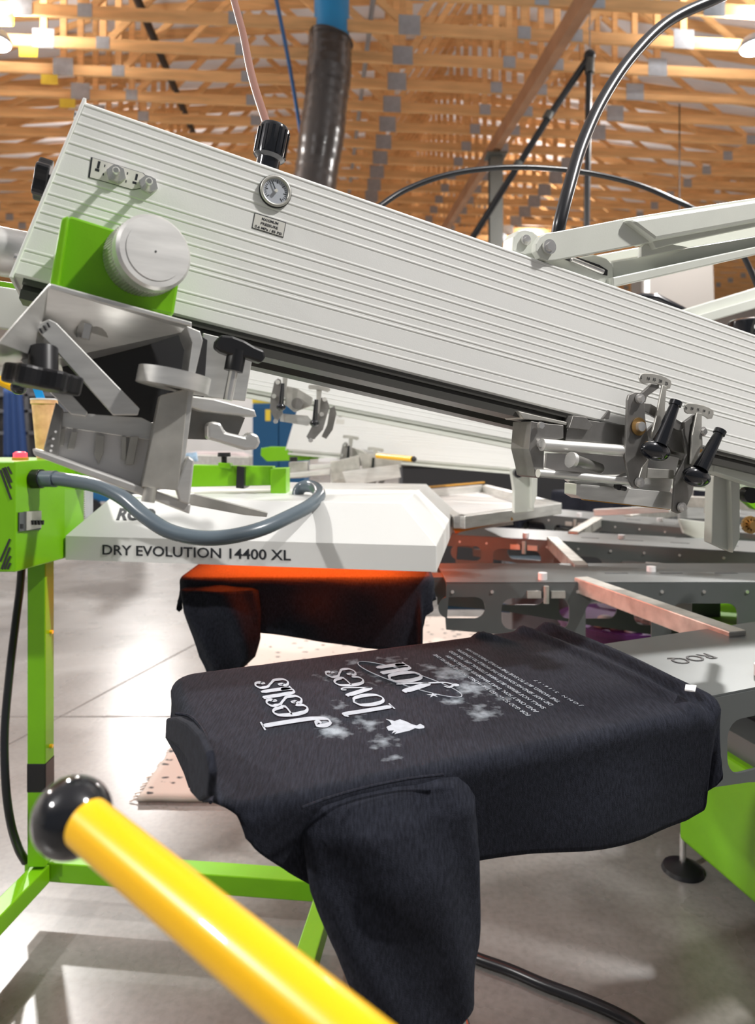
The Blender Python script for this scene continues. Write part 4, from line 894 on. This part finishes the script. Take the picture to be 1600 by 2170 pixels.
# control box
cx0 = -.858; fpb = [(-1.25, 1.62), (cx0, 1.62), (-.823, 1.80), (-.823, 1.92), (-1.25, 1.92)]
cb = MB().prism([Vector((a, b, .973)) for a, b in fpb], Z * .262).build('control_box', GREEN, FU, False, .003)
m = MB()
for (x0, y0, x1, y1) in ((5, 992, 23, 1035), (10, 990, 24, 1022), (16, 989, 24, 1004), (0, 996, 23, 1058), (0, 1190, 21, 1142), (3, 1206, 21, 1160), (9, 1206, 22, 1178), (16, 1206, 22, 1193)):
    MB().bar(P(x0, y0, 1.619), P(x1, y1, 1.619), .0045, .001, Vector((0, 1, 0))).build('vent_slot', DARKW, cb)
sd = Vector((.035, .18, 0)).normalized(); sn2 = Vector((sd.y, -sd.x, 0)); plane_s = (sn2, sn2.dot(Vector((cx0, 1.62, 0))) + .001)
def US(px, py): return U(px, py, plane_s)
MB().prism([US(38, 1086), US(84, 1083), US(84, 1122), US(38, 1126)], sn2 * .004).build('breaker_panel', GREYP, cb)
MB().prism([US(50, 1084), US(82, 1082), US(82, 1118), US(50, 1124)], sn2 * .008).build('breaker', SILVERD, cb)
m = MB()
for x in (60, 67, 74, 81): m.prism([US(x, 1103), US(x + 4, 1102), US(x + 3, 1112), US(x + 1, 1112)], sn2 * .012)
m.prism([US(40, 1110), US(45, 1110), US(45, 1120), US(40, 1120)], sn2 * .006); m.build('breaker_switch', BLACK, cb)
c = P(43, 975, 1.72); MB().tube([Vector((c.x, c.y, 1.235)), Vector((c.x, c.y, 1.242))], .019, 20).build('lamp_base', AMBER, cb, True)
MB().tube([Vector((c.x, c.y, 1.242)), Vector((c.x, c.y, 1.252)), Vector((c.x, c.y, 1.256))], [.016, .016, .01], 20).build('red_indicator', REDL, cb, True)
# support arm running back over the hood
ar = MB().hexa([Vector((-.83, 1.86, 1.15)), Vector((XF(578, 2.0), 2.0, 1.15)), Vector((XF(578, 2.0), 2.05, 1.15)), Vector((-.83, 1.91, 1.15)), Vector((-.83, 1.86, 1.222)), Vector((XF(578, 2.0), 2.0, 1.205)), Vector((XF(578, 2.0), 2.05, 1.205)), Vector((-.83, 1.91, 1.222))]).build('support_arm', GREEN, FU, False, .002)
slab('arm_end_plate', GREEN, [(573, 994), (606, 993), (606, 1051), (573, 1050)], PY(1.98), .09, FU, .002)
slab('black_band', BLACK, [(502, 988), (518, 990), (517, 1036), (500, 1034)], PY(1.955), .08, FU)
t_ = slab('knob_boss', GREEN, [(462, 992), (462, 980), (487, 982), (490, 994)], PY(1.96), .04, FU, .002); c = P(475, 968, 1.975); MB().tube([c - Z * .018, c, c + Z * .001, c + Z * .012], [.008, .008, .019, .018], 20).build('clamp_knob', BLACK, FU, True)
MB().prism([P(470, 1058, 1.98), P(700, 1052, 2.15), P(780, 1048, 2.3), P(778, 1058, 2.25), P(690, 1060, 2.1)], Z * .003).build('steel_strip', SILVERD, FU)
# post, base frame
xa, xb = -.922, -.874
def vbox(name, x0, x1, y0, y1, z0, z1, m_, par=FU, bev=.003): return MB().box(((x0 + x1) / 2, (y0 + y1) / 2, (z0 + z1) / 2), (x1 - x0, y1 - y0, z1 - z0)).build(name, m_, par, False, bev)
vbox('post', xa, xb, 1.80, 1.85, .16, .974, GREEN)
vbox('black_band', xa - .001, xb + .001, 1.799, 1.851, ZF(1680, 1.8), ZF(1618, 1.8), BLACK)
m = MB()
for py in (1345, 1590): c = Vector((xb, 1.825, ZF(py, 1.8))); m.tube([c, c + Vector((.008, 0, 0))], .005, 10)
m.build('screw_head', YELLOW, FU, True)
q0 = U(51, 1866, PZ(.1)); q1 = U(700, 1915, PZ(.1)); qd = (q1 - q0).normalized(); qn = Vector((-qd.y, qd.x, 0))
MB().prism([q0, q1 + qd * .06, q1 + qd * .06 + qn * .055, q0 + qn * .055], Z * .052).build('base_tube', GREEN, FU, False, .003)
def leg(a, dr, L, name='leg'):
    dr = dr.normalized(); n_ = Vector((-dr.y, dr.x, 0)); lg = MB().prism([a - n_ * .024, a + dr * L - n_ * .024, a + dr * L + n_ * .024, a + n_ * .024], Z * .048).build(name, GREEN, FU, False, .003)
    e = a + dr * (L - .04); e = Vector((e.x, e.y, 0))
    cs = MB().tube([e + Z * .1, e + Z * .07], .012, 12); cs.build('caster_stem', CHROME, lg, True)
    MB().tube([e + Vector((-.012, 0, .0365)), e + Vector((.012, 0, .0365))], .0355, 22).build('caster_wheel', BLACK, lg, True)
la = U(88, 1870, PZ(.1)) ; lb = U(-20, 1985, PZ(.1)); leg(la + Z * .002, lb - la, .75)
ra = U(692, 1922, PZ(.1)); rb2 = U(655, 2045, PZ(.1)); leg(ra + Z * .002, rb2 - ra, .62)
# grey conduit from the box across the hood
hp = [P(*a) for a in ((78, 1015, 1.68), (110, 1014, 1.67), (160, 1020, 1.645), (215, 1032, 1.60), (262, 1056, 1.56), (305, 1092, 1.53), (355, 1124, 1.51), (415, 1139, 1.50), (480, 1138, 1.51), (550, 1122, 1.55), (610, 1096, 1.62), (655, 1072, 1.70), (676, 1050, 1.80), (668, 1034, 1.88), (648, 1030, 1.93), (634, 1038, 1.95), (630, 1056, 1.96))]
hs = spline(hp, 30); MB().tube(hs, [.0165 + (.0007 if i % 2 else 0) for i in range(len(hs))], 22).build('conduit', HOSEG, FU, True)
MB().tube([hp[0] + Vector((-.008, 0, 0)), hp[0] + (hp[1] - hp[0]) * .35], .0235, 22).build('conduit_nut', BLACK, FU, True)
MB().tube([hp[0] + (hp[1] - hp[0]) * .35, hp[1] + (hp[2] - hp[1]) * .15], .0205, 22).build('conduit_fitting', HOSEG, FU, True)
MB().tube([hp[-1], hp[-1] + Vector((0, 0, -.035))], .021, 20).build('conduit_fitting', HOSEG, FU, True)
# power cable on the left
pc = spline([P(46, 1200, 1.85), P(42, 1250, 1.85), P(33, 1320, 1.84), P(20, 1430, 1.82), P(10, 1550, 1.8), P(12, 1660, 1.78), P(22, 1740, 1.78), P(38, 1795, 1.8), P(54, 1825, 1.83)], 10)
MB().tube(pc, .0105, 14).build('power_cable', RUBBER, FU, True)

# ================================================================ YELLOW HANDLE
YH = thing('push_bar_handle', 'yellow bar with a black ball end, closest to the camera', 'handle', P(155, 1730, .43))
ha, hb = P(185, 1745, .415), P(1000, 2420, .265)
MB().tube([ha, hb], .0148, 40).build('bar', YELLOW, YH, True)
MB().ball(P(153, 1731, .43), .0241, None, 40, 24).build('ball_end', BLACKG, YH, True)

# ================================================================ RUG, FLOOR CABLE
ru = MB(); rc = [U(292, 1700, PZ(0)), U(560, 1703, PZ(0))]; rd = (rc[1] - rc[0]).normalized(); rn = (U(432, 1400, PZ(0)) - rc[0]); rn = (rn - rd * rn.dot(rd)).normalized()
NX, NY = 60, 80; lx_, ly_ = 1.7, 2.4
for j in range(NY + 1):
    for i in range(NX + 1):
        a, b = lx_ * i / NX, ly_ * j / NY; wv = .012 * noise.noise(Vector((b * 9, 0, 3))) if i in (0, NX) else 0; wv2 = .012 * noise.noise(Vector((a * 9, 5, 3))) if j in (0, NY) else 0
        p = rc[0] + rd * (a + wv) + rn * (b + wv2); ru.v.append(Vector((p.x, p.y, .0125 + .003 * noise.noise(Vector((a * 6, b * 6, 1))))))
for j in range(NY):
    for i in range(NX): k = j * (NX + 1) + i; ru.f.append((k, k + 1, k + NX + 2, k + NX + 1))
o = ru.build('rug', rug_mat(), None, 'all', solid=.02); tag(o, 'pale beige rug with dark speckles on the concrete floor', 'rug')
fr_ = MB()
for k in range(150):
    b = random.uniform(0, 2.3); p = rc[0] + rn * b - rd * .0; fr_.tube([Vector((p.x, p.y, .012)), Vector((p.x - random.uniform(.01, .03), p.y + random.uniform(-.01, .01), .003))], .0022, 5)
fr_.build('fringe', mat('rug_fringe', (.55, .42, .34), .95), o)
cbp = [U(x, y, PZ(.016)) for x, y in ((960, 2006), (1010, 2030), (1080, 2055), (1150, 2085), (1230, 2115), (1300, 2145), (1360, 2180), (1450, 2260))]
tag(MB().tube(spline(cbp, 8), .013, 14).build('floor_cable', RUBBER, None, True), 'thick black cable lying on the floor at the bottom right', 'cable')
tag(MB().tube([P(925, 2050, .99), P(960, 2150, .98), Vector((.19, .97, .0))], .017, 20).build('leg_tube', WHITEP, None, True), 'pale blue-white tube emerging below the T-shirt sleeve at the bottom edge', 'tube')
tag(MB().tube(spline([U(968, 2110, PZ(.3)), U(985, 2150, PZ(.3)), U(1000, 2200, PZ(.3))], 5), .004, 8).build('thin_cable', RUBBER, None, True), 'thin dark cable beside the pale tube at the bottom edge', 'cable')

# ================================================================ HOSES AND CONDUIT ABOVE
def hose(name, pts_, r, m_, lab, cat='hose'): return tag(MB().tube(spline(pts_, 12), r, 14).build(name, m_, None, True), lab, cat)
hose('air_hose', [P(1181, 500, 1.15), P(1188, 465, 1.15), P(1205, 400, 1.17), P(1232, 310, 1.22), P(1275, 215, 1.28), P(1335, 125, 1.34), P(1410, 50, 1.40), P(1500, 5, 1.45), P(1600, -25, 1.5), P(1750, 0, 1.55), P(1900, 200, 1.6), P(2000, 500, 1.7)], .0112, RUBBER, 'thick black hose arching up to the upper right corner')
hose('air_hose', [P(800, 440, 2.0), P(860, 402, 2.05), P(950, 370, 2.1), P(1050, 356, 2.15), P(1150, 356, 2.2), P(1250, 367, 2.25), P(1350, 391, 2.3), P(1420, 420, 2.3), P(1490, 455, 2.3), P(1560, 520, 2.3), P(1598, 590, 2.3), P(1640, 700, 2.3)], .0088, RUBBER, 'thin black hose in a low arch above the print head, behind')
a = U(572, 285, PT(.93)); b = P(492, -15, 1.25); hose('air_hose', [a, a + (b - a) * .33 + Vector((-.004, 0, 0)), a + (b - a) * .66, b, b + (b - a) * 3], .006, CORD, 'reddish brown hose rising from the black regulator')
a = P(634, 262, 7.9); b = P(583, -15, 6.9); hose('air_hose', [P(662, 520, 8.0), P(650, 380, 8.05), a, a + (b - a) * .5 + Vector((.01, .0, 0)), b, b + (b - a) * .3], .021, BLUEH, 'thin blue hose hanging left of the dark duct')
CD_ = thing('conduit_drop', 'black metal conduit with a vertical drop and a slanted run, hanging by a wire', 'conduit', P(1243, 500, 7.2))
ct = P(1250, 118, 7.2)
MB().tube([ct, P(1248, 160, 7.2), P(1243, 500, 7.2), P(1243, 760, 7.2)], .033, 14).build('vertical_pipe', BLACK, CD_, True)
MB().tube([ct, P(1165, 245, 7.3), P(1070, 395, 7.5), P(985, 530, 7.7), P(930, 620, 7.8)], .038, 14).build('slanted_pipe', BLACK, CD_, True)
MB().ball(ct, .062).build('elbow', BLACK, CD_, True); MB().tube([P(1250, 125, 7.2), P(1249, 155, 7.2)], .05, 14).build('fitting', RAIL, CD_, True)
MB().tube([ct, ct + Z * .9], .006, 6).build('hanging_wire', GALV, CD_)
m = MB(); m.tube([P(1166, 238, 7.3), P(1158, 252, 7.3)], .05, 12); m.build('pipe_clamp', RAIL, CD_, True); m = MB(); m.tube([P(1100, 343, 7.4), P(1095, 352, 7.4)], .046, 12); m.build('pipe_clamp', RAIL, CD_, True)

# ================================================================ BACKGROUND LEFT : lever, cup, shelves
t = thing('push_bar_handle', 'small yellow lever with black ball at the left edge, below the silver bracket', 'handle', P(30, 822, 1.5))
MB().tube([P(-60, 775, 1.5), P(38, 824, 1.5)], .0118, 20).build('bar', YELLOW, t, True); MB().ball(P(40, 820, 1.5), .0175).build('ball_end', BLACKG, t, True)
MB().tube([P(-60, 775, 1.5), Vector((-.95, 1.66, 1.236))], .01, 12).build('mount_post', BLACK, t, True)
t = thing('push_bar_handle', 'tiny yellow lever with black tip beside the farthest clamps', 'handle', P(850, 971, 2.7))
MB().tube([P(800, 966, 2.9), P(874, 973, 2.7)], .011, 16).build('bar', YELLOW, t, True); MB().ball(P(877, 973, 2.7), .012).build('ball_end', BLACKG, t, True)
t = thing('ink_cup', 'orange ink-stained plastic cup standing on the green control box', 'cup', P(92, 975, 1.83))
c = Vector((P(86, 980, 1.83).x, 1.85, 1.236)); MB().tube([c, c + Z * .143, c + Z * .146, c + Z * .158], [.019, .031, .034, .034], 28).build('cup', ORANGEI, t, True)
MB().tube([c + Z * .156, c + Z * .160], .035, 28).build('rim', WHITEP, t, True)
t = tag(MB().bar(c + Z * .12 + Vector((.005, 0, 0)), c + Vector((-.036, .0, .235)), .022, .004, Vector((0, 1, 0))).build('ink_spatula', BLUE, None, False, .001), 'bright blue ink spatula standing in the orange-stained cup', 'spatula')
# flexible green/silver items at far left edge
t = thing('head_bracket', 'pale green machine bracket at the far left edge behind the silver holder', 'bracket', P(20, 650, .95)); slab('plate', GREEN, [(-30, 675), (60, 690), (95, 610), (-30, 590)], PY(.95), .03, t, .002); slab('cover', CREAM, [(-40, 600), (80, 620), (40, 700), (-40, 690)], PY(.93), .02, t, .002)
# wall shelf unit
SU = thing('shelving_unit', 'dark metal shelving unit against the left background', 'shelf', P(70, 1050, 8.5))
for px in (-40, 60, 270):
    vbox('upright', XF(px, 8.5), XF(px, 8.5) + .05, 8.4, 9.0, 0, 2.0, SHELF, SU)
for py in (985, 918, 872, 838):
    vbox('shelf', XF(-40, 8.5), XF(272, 8.5), 8.4, 9.0, ZF(py, 8.5) - .02, ZF(py, 8.5) + .02, SHELF, SU)
def onshelf(name, lab, cat, px, w_, py, h_, m_, rnd=False, y=8.55):
    x = XF(px, y); z = ZF(py, 8.5) + .0205
    if rnd: o = MB().tube([Vector((x, y + .12, z)), Vector((x, y + .12, z + h_ * .8)), Vector((x, y + .12, z + h_ * .85)), Vector((x, y + .12, z + h_))], [w_ / 2, w_ / 2, w_ / 3, w_ / 3], 18).build(name, m_, None, True)
    else: o = MB().box((x, y + .12, z + h_ / 2), (w_, .2, h_)).build(name, m_, None, False, .01)
    return tag(o, lab, cat)
onshelf('paint_can', 'teal can on the middle shelf of the background unit', 'can', 33, .07, 918, .16, TEAL, True); onshelf('storage_box', 'white box beside the teal can on the background shelf', 'box', 50, .13, 918, .15, WHITEP)
onshelf('storage_box', 'pinkish grey box on the upper background shelf', 'box', 38, .30, 872, .16, PINKP); onshelf('storage_box', 'grey box on the upper background shelf, right', 'box', 125, .2, 872, .15, GALV); onshelf('storage_box', 'blue box on the middle background shelf, right of the white box', 'box', 74, .09, 918, .15, BLUEC)
onshelf('storage_box', 'dark box on the lowest background shelf', 'box', 60, .22, 985, .18, NAVY); onshelf('paint_can', 'white can on the lowest background shelf', 'can', 30, .1, 985, .15, WHITEP, True); onshelf('storage_box', 'orange-red box on the top background shelf', 'box', 28, .12, 838, .12, mat('red_card', (.6, .12, .07), .6))
t = thing('work_apron', 'dark blue apron hanging in the left background', 'apron', P(15, 1000, 8.0))
m = MB()
for j in range(13):
    for i in range(17):
        a = i / 16; z = ZF(820, 8) - (.86) * j / 12; m.v.append(Vector((XF(-12 + 50 * a * (.75 + .25 * j / 12), 8), 8.2 + .03 * math.sin(a * 20), z)))
for j in range(12):
    for i in range(16): k = j * 17 + i; m.f.append((k, k + 1, k + 18, k + 17))
m.build('cloth', NAVY, t, 'all', solid=.01); MB().tube([Vector((XF(10, 8), 8.22, ZF(822, 8))), Vector((XF(10, 8), 8.46, ZF(818, 8)))], .01, 8).build('hook', GALV, t)
# back partition with cabinets (centre left background)
PW = MB().box((XF(440, 10.4), 10.5, 1.2), (2.6, .1, 2.4)).build('partition_wall', mat('grey_partition', (.45, .44, .43), .7)); tag(PW, 'plain pale grey partition behind the squeegee clamps, centre left', 'partition')
t = thing('tool_cabinet', 'dark blue metal cabinet with yellow stickers, centre left background', 'cabinet', P(590, 1050, 6.6))
vbox('body', XF(535, 6.5), XF(645, 6.5), 6.5, 7.0, .05, ZF(855, 6.5), BLUEC, t, .01); vbox('door', XF(540, 6.5), XF(590, 6.5), 6.485, 6.499, .1, ZF(862, 6.5), BLUEC, t); vbox('door', XF(592, 6.5), XF(642, 6.5), 6.485, 6.499, .1, ZF(862, 6.5), BLUEC, t)
vbox('sticker', XF(563, 6.5), XF(574, 6.5), 6.48, 6.484, ZF(892, 6.5), ZF(868, 6.5), YTAG, t, 0)
m = MB()
for px in (545, 640):
    for y in (6.55, 6.95): m.box((XF(px, 6.5), y, .025), (.04, .04, .05))
m.build('foot', BLACK, t)
o = vbox('storage_bin', XF(532, 6.5), XF(578, 6.5), 6.55, 6.85, ZF(855, 6.5) + .001, ZF(824, 6.5), YTAG, None, .01); tag(o, 'yellow bin on top of the dark blue cabinet', 'bin')
t = thing('label_printer', 'grey boxy desktop machine beyond the green support arm', 'printer', P(470, 985, 9.0))
slab('body', SILVERD, [(395, 962), (530, 968), (528, 1000), (395, 998)], PY(9.0), .7, t, .01); slab('cover', PINKP, [(400, 958), (500, 960), (520, 968), (395, 966)], PY(9.05), .5, t, .005)
t2 = thing('work_table', 'pale work table under the grey desktop machine', 'table', P(470, 1020, 9.2)); zt2 = ZF(1001, 9.0) - .002
vbox('table_top', XF(330, 9.0), XF(560, 9.0), 8.9, 9.8, zt2 - .03, zt2, WHITEP, t2)
for x in (XF(335, 9.0), XF(550, 9.0)):
    for y in (8.93, 9.75): vbox('leg', x, x + .04, y, y + .04, 0, zt2 - .03, GALV, t2)
# far station arm in green and its silver hardware
t = thing('swing_gantry', 'lime green folded arm of a far station behind the clamps', 'machine arm', P(640, 965, 3.4))
slab('arm', GREEN, [(553, 950), (570, 947), (656, 948), (657, 975), (565, 978), (552, 965)], PY(3.3), .09, t, .003); slab('arm', GREEN, [(656, 948), (722, 950), (728, 968), (656, 974)], PY(3.32), .05, t, .003)
slab('shelf', WHITEP, [(675, 971), (728, 970), (728, 978), (675, 979)], PY(3.2), .03, t)
t = thing('far_frame_clamps', 'silver clamps and rods behind the green support arm end', 'clamp', P(640, 1000, 3.0))
slab('block', SILVERD, [(612, 980), (652, 978), (652, 1012), (612, 1014)], PY(3.0), .06, t, .002); slab('rod', SILVER, [(600, 1004), (700, 994), (700, 1006), (600, 1014)], PY(2.96), .02, t, .002); slab('rod', SILVER, [(655, 985), (715, 982), (715, 992), (655, 996)], PY(3.0), .02, t, .002)
slab('upright', SILVER, [(700, 975), (735, 975), (735, 1030), (700, 1030)], PY(3.05), .03, t, .002); c = P(622, 978, 2.98); MB().tube([c, c + Z * .02], .018, 14).build('knob', BLACK, t, True)
slab('bag', mat('paper_print', (.35, .5, .65), .6, var=.5, vscale=30), [(380, 962), (415, 958), (418, 978), (384, 980)], PY(3.8), .02, t)
# ribbed grey heater behind the control box
# ribbed grey panel behind the control box
zz0, zz1 = ZF(1143, 2.0), ZF(1028, 2.0); rp = vbox('ribbed_panel', XF(128, 2.0), XF(180, 2.0), 2.0, 2.06, zz0, zz1, GALV, FU)
MB().hexa([Vector((XF(126, 2.0), 1.93, zz0)), Vector((XF(128, 2.0), 1.93, zz0)), Vector((XF(142, 2.0), 2.0, zz0)), Vector((XF(126, 2.0), 2.0, zz0)), Vector((XF(126, 2.0), 1.93, zz1)), Vector((XF(128, 2.0), 1.93, zz1)), Vector((XF(142, 2.0), 2.0, zz1)), Vector((XF(126, 2.0), 2.0, zz1))]).build('panel_side', STEEL, FU)
m = MB(); z = zz0 + .003
while z < zz1: m.box(((XF(142, 2.0) + XF(180, 2.0)) / 2, 1.996, z), (XF(180, 2.0) - XF(142, 2.0), .012, .003)); z += .0062
m.build('rib_panel', SILVERD, rp)
c = Vector((XF(193, 10.5), 10.5, .155)); t = thing('stock_trolley', 'small dark-wheeled trolley behind the ribbed panel', 'trolley', Vector((c.x, c.y, 0)))
MB().tube([c, c + Vector((0, .06, 0))], .15, 24).build('wheel', BLACK, t, True); vbox('frame', c.x - .3, c.x + .4, 10.57, 10.9, c.z + .1, c.z + .4, BLUEC, t)
for dx in (-.25, .3): vbox('leg', c.x + dx, c.x + dx + .05, 10.6, 10.65, 0, c.z + .1, GREYP, t)
# things seen through the carousel cut-outs
t = thing('ink_bucket', 'purple bucket on the floor seen through the arm cut-outs', 'bucket', P(1330, 1400, 2.7)); PUR = mat('purple_plastic', (.07, .01, .10), .5)
c = Vector((XF(1310, 2.9), 2.9, 0)); MB().tube([c + Z * .001, c + Z * .5], [.2, .24], 32).build('bucket', PUR, t, True); MB().tube([c + Z * .5, c + Z * .52], .25, 32).build('rim', PUR, t, True)
m = MB()
for k in range(16): m.ball(c + Vector((random.uniform(-.12, .12), random.uniform(-.22, -.1), .53 + random.uniform(0, .03))), (.035, .025, .02), None, 10, 6)
o = m.build('cleaning_rags', mat('crumpled_rags', (.35, .36, .38), .9, var=.8, vscale=20), None, True); tag(o, 'crumpled black and white rags heaped on the purple bucket', 'rags', None, 'stuff')
t = thing('control_cabinet', 'dark cabinet under the far side of the carousel', 'cabinet', Vector((XF(1150, 3.4), 3.4, 0))); vbox('body', XF(1085, 3.4), XF(1230, 3.4), 3.4, 3.7, .02, .62, SHELF, t, .01); vbox('top_tray', XF(1090, 3.38), XF(1222, 3.38), 3.38, 3.72, .621, .64, HOSEG, t)
tag(MB().tube([P(935, 1283, 2.6), P(1020, 1283, 2.6), P(1080, 1290, 2.6)], .016, 14).build('blue_pipe', BLUEC, None, True), 'dark blue pipe seen through the first arm cut-out', 'pipe')
